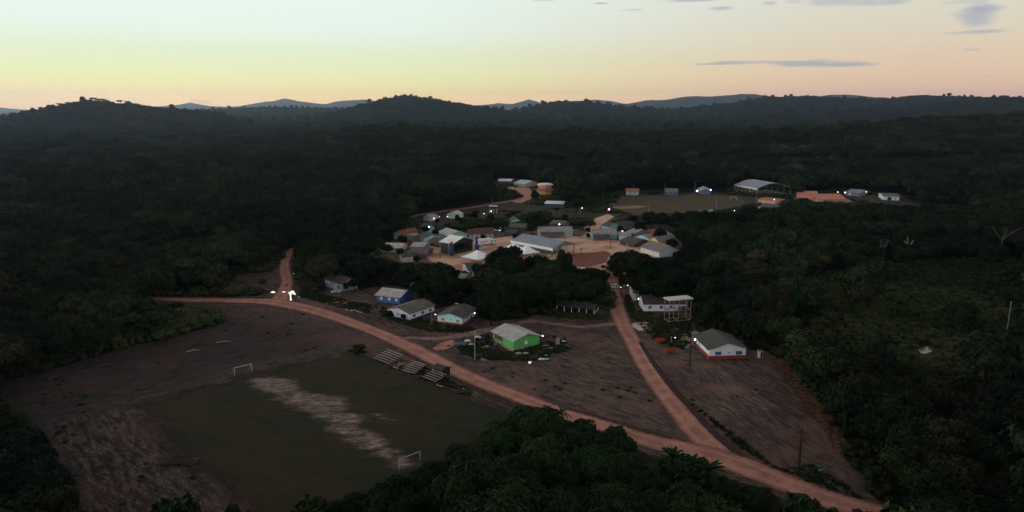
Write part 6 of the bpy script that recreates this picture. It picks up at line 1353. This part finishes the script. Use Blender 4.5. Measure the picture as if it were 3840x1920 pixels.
x_, y_ = by_top(1385, 1020, 12.2); r = thing('palm_tree', 'shorter palm just left of the palm at the grove top', 'palm', (x_, y_, 0)); r.scale = (.8, .8, .97); link('fronds', PAL, r); link('trunk', PST, r)
for lb, px, py, s in (('small palm at the right edge of the cleared land', 1978, 900, .45), ('palm among the scrub right of the outhouse', 1995, 885, .5)):
    x_, y_ = by_top(px, py, 12.6 * s); r = thing('palm_tree', lb, 'palm', (x_, y_, 0)); r.scale = (s, s, s); link('fronds', PAL, r); link('trunk', PST, r)
# bare and sparse pale limbed trees
def bare(label, px, py, h_, spread, seed, sparse=None, mt=M_PALEBARK):
    x_, y_ = by_top(px, py, h_); r = thing('bare_tree' if sparse is None else 'spreading_tree', label, 'tree', (x_, y_, 0))
    link('trunk', trunk_mesh('trunk', seed, h_, spread, spread, mt, h_ * .014), r)
    if sparse: link('crown', crown_mesh('crown', seed, spread * 1.1, h_ * .25, 18, 9000, .42, sparse, core=.4, flat=.35, zbase=h_ * .85), r)
bare('tall spreading tree with pale limbs at the right edge', 2530, 545, 22, 11, 3, M_LEAF, mat('dusky limb bark', (.10, .095, .085)))
bare('bare pale branched tree in the woods right of the village', 2290, 590, 13, 3.5, 4)
bare('second bare pale tree beside the first on the right', 2225, 600, 12, 3.0, 5)
bare('thin bare sapling at the lower left of the grove', 1222, 1205, 6, 1.5, 6)
bare('thin bare stem left of the lime green bush', 1398, 1222, 5, .8, 7)
bare('tall pale trunked tree in the left forest', 268, 690, 9, 2.0, 8)
bare('bare tree beside the fork of the left road', 772, 700, 6, 1.8, 9, None, M_BARK)
bare('pale dead tree in the right scrub', 1695, 880, 4, 1.0, 10) if False else None

# ------------------------------------------------------------------ haze
hb = MB().box((-13700, -380, -1.2), (27400, 0, 0), (0, 18000, 0), (0, 0, 460)).build('haze', None)
m = bpy.data.materials.new('thin evening haze'); m.use_nodes = True; t = m.node_tree; t.nodes.clear()
pv = t.nodes.new('ShaderNodeVolumePrincipled'); pv.inputs['Color'].default_value = (.50, .68, 1.0, 1); pv.inputs['Density'].default_value = 3.9e-5; pv.inputs['Anisotropy'].default_value = 0.8
ou = t.nodes.new('ShaderNodeOutputMaterial'); t.links.new(pv.outputs[0], ou.inputs['Volume']); hb.data.materials.append(m)
tag(hb, 'thin blue evening haze lying over the forest and hills', kind='stuff')
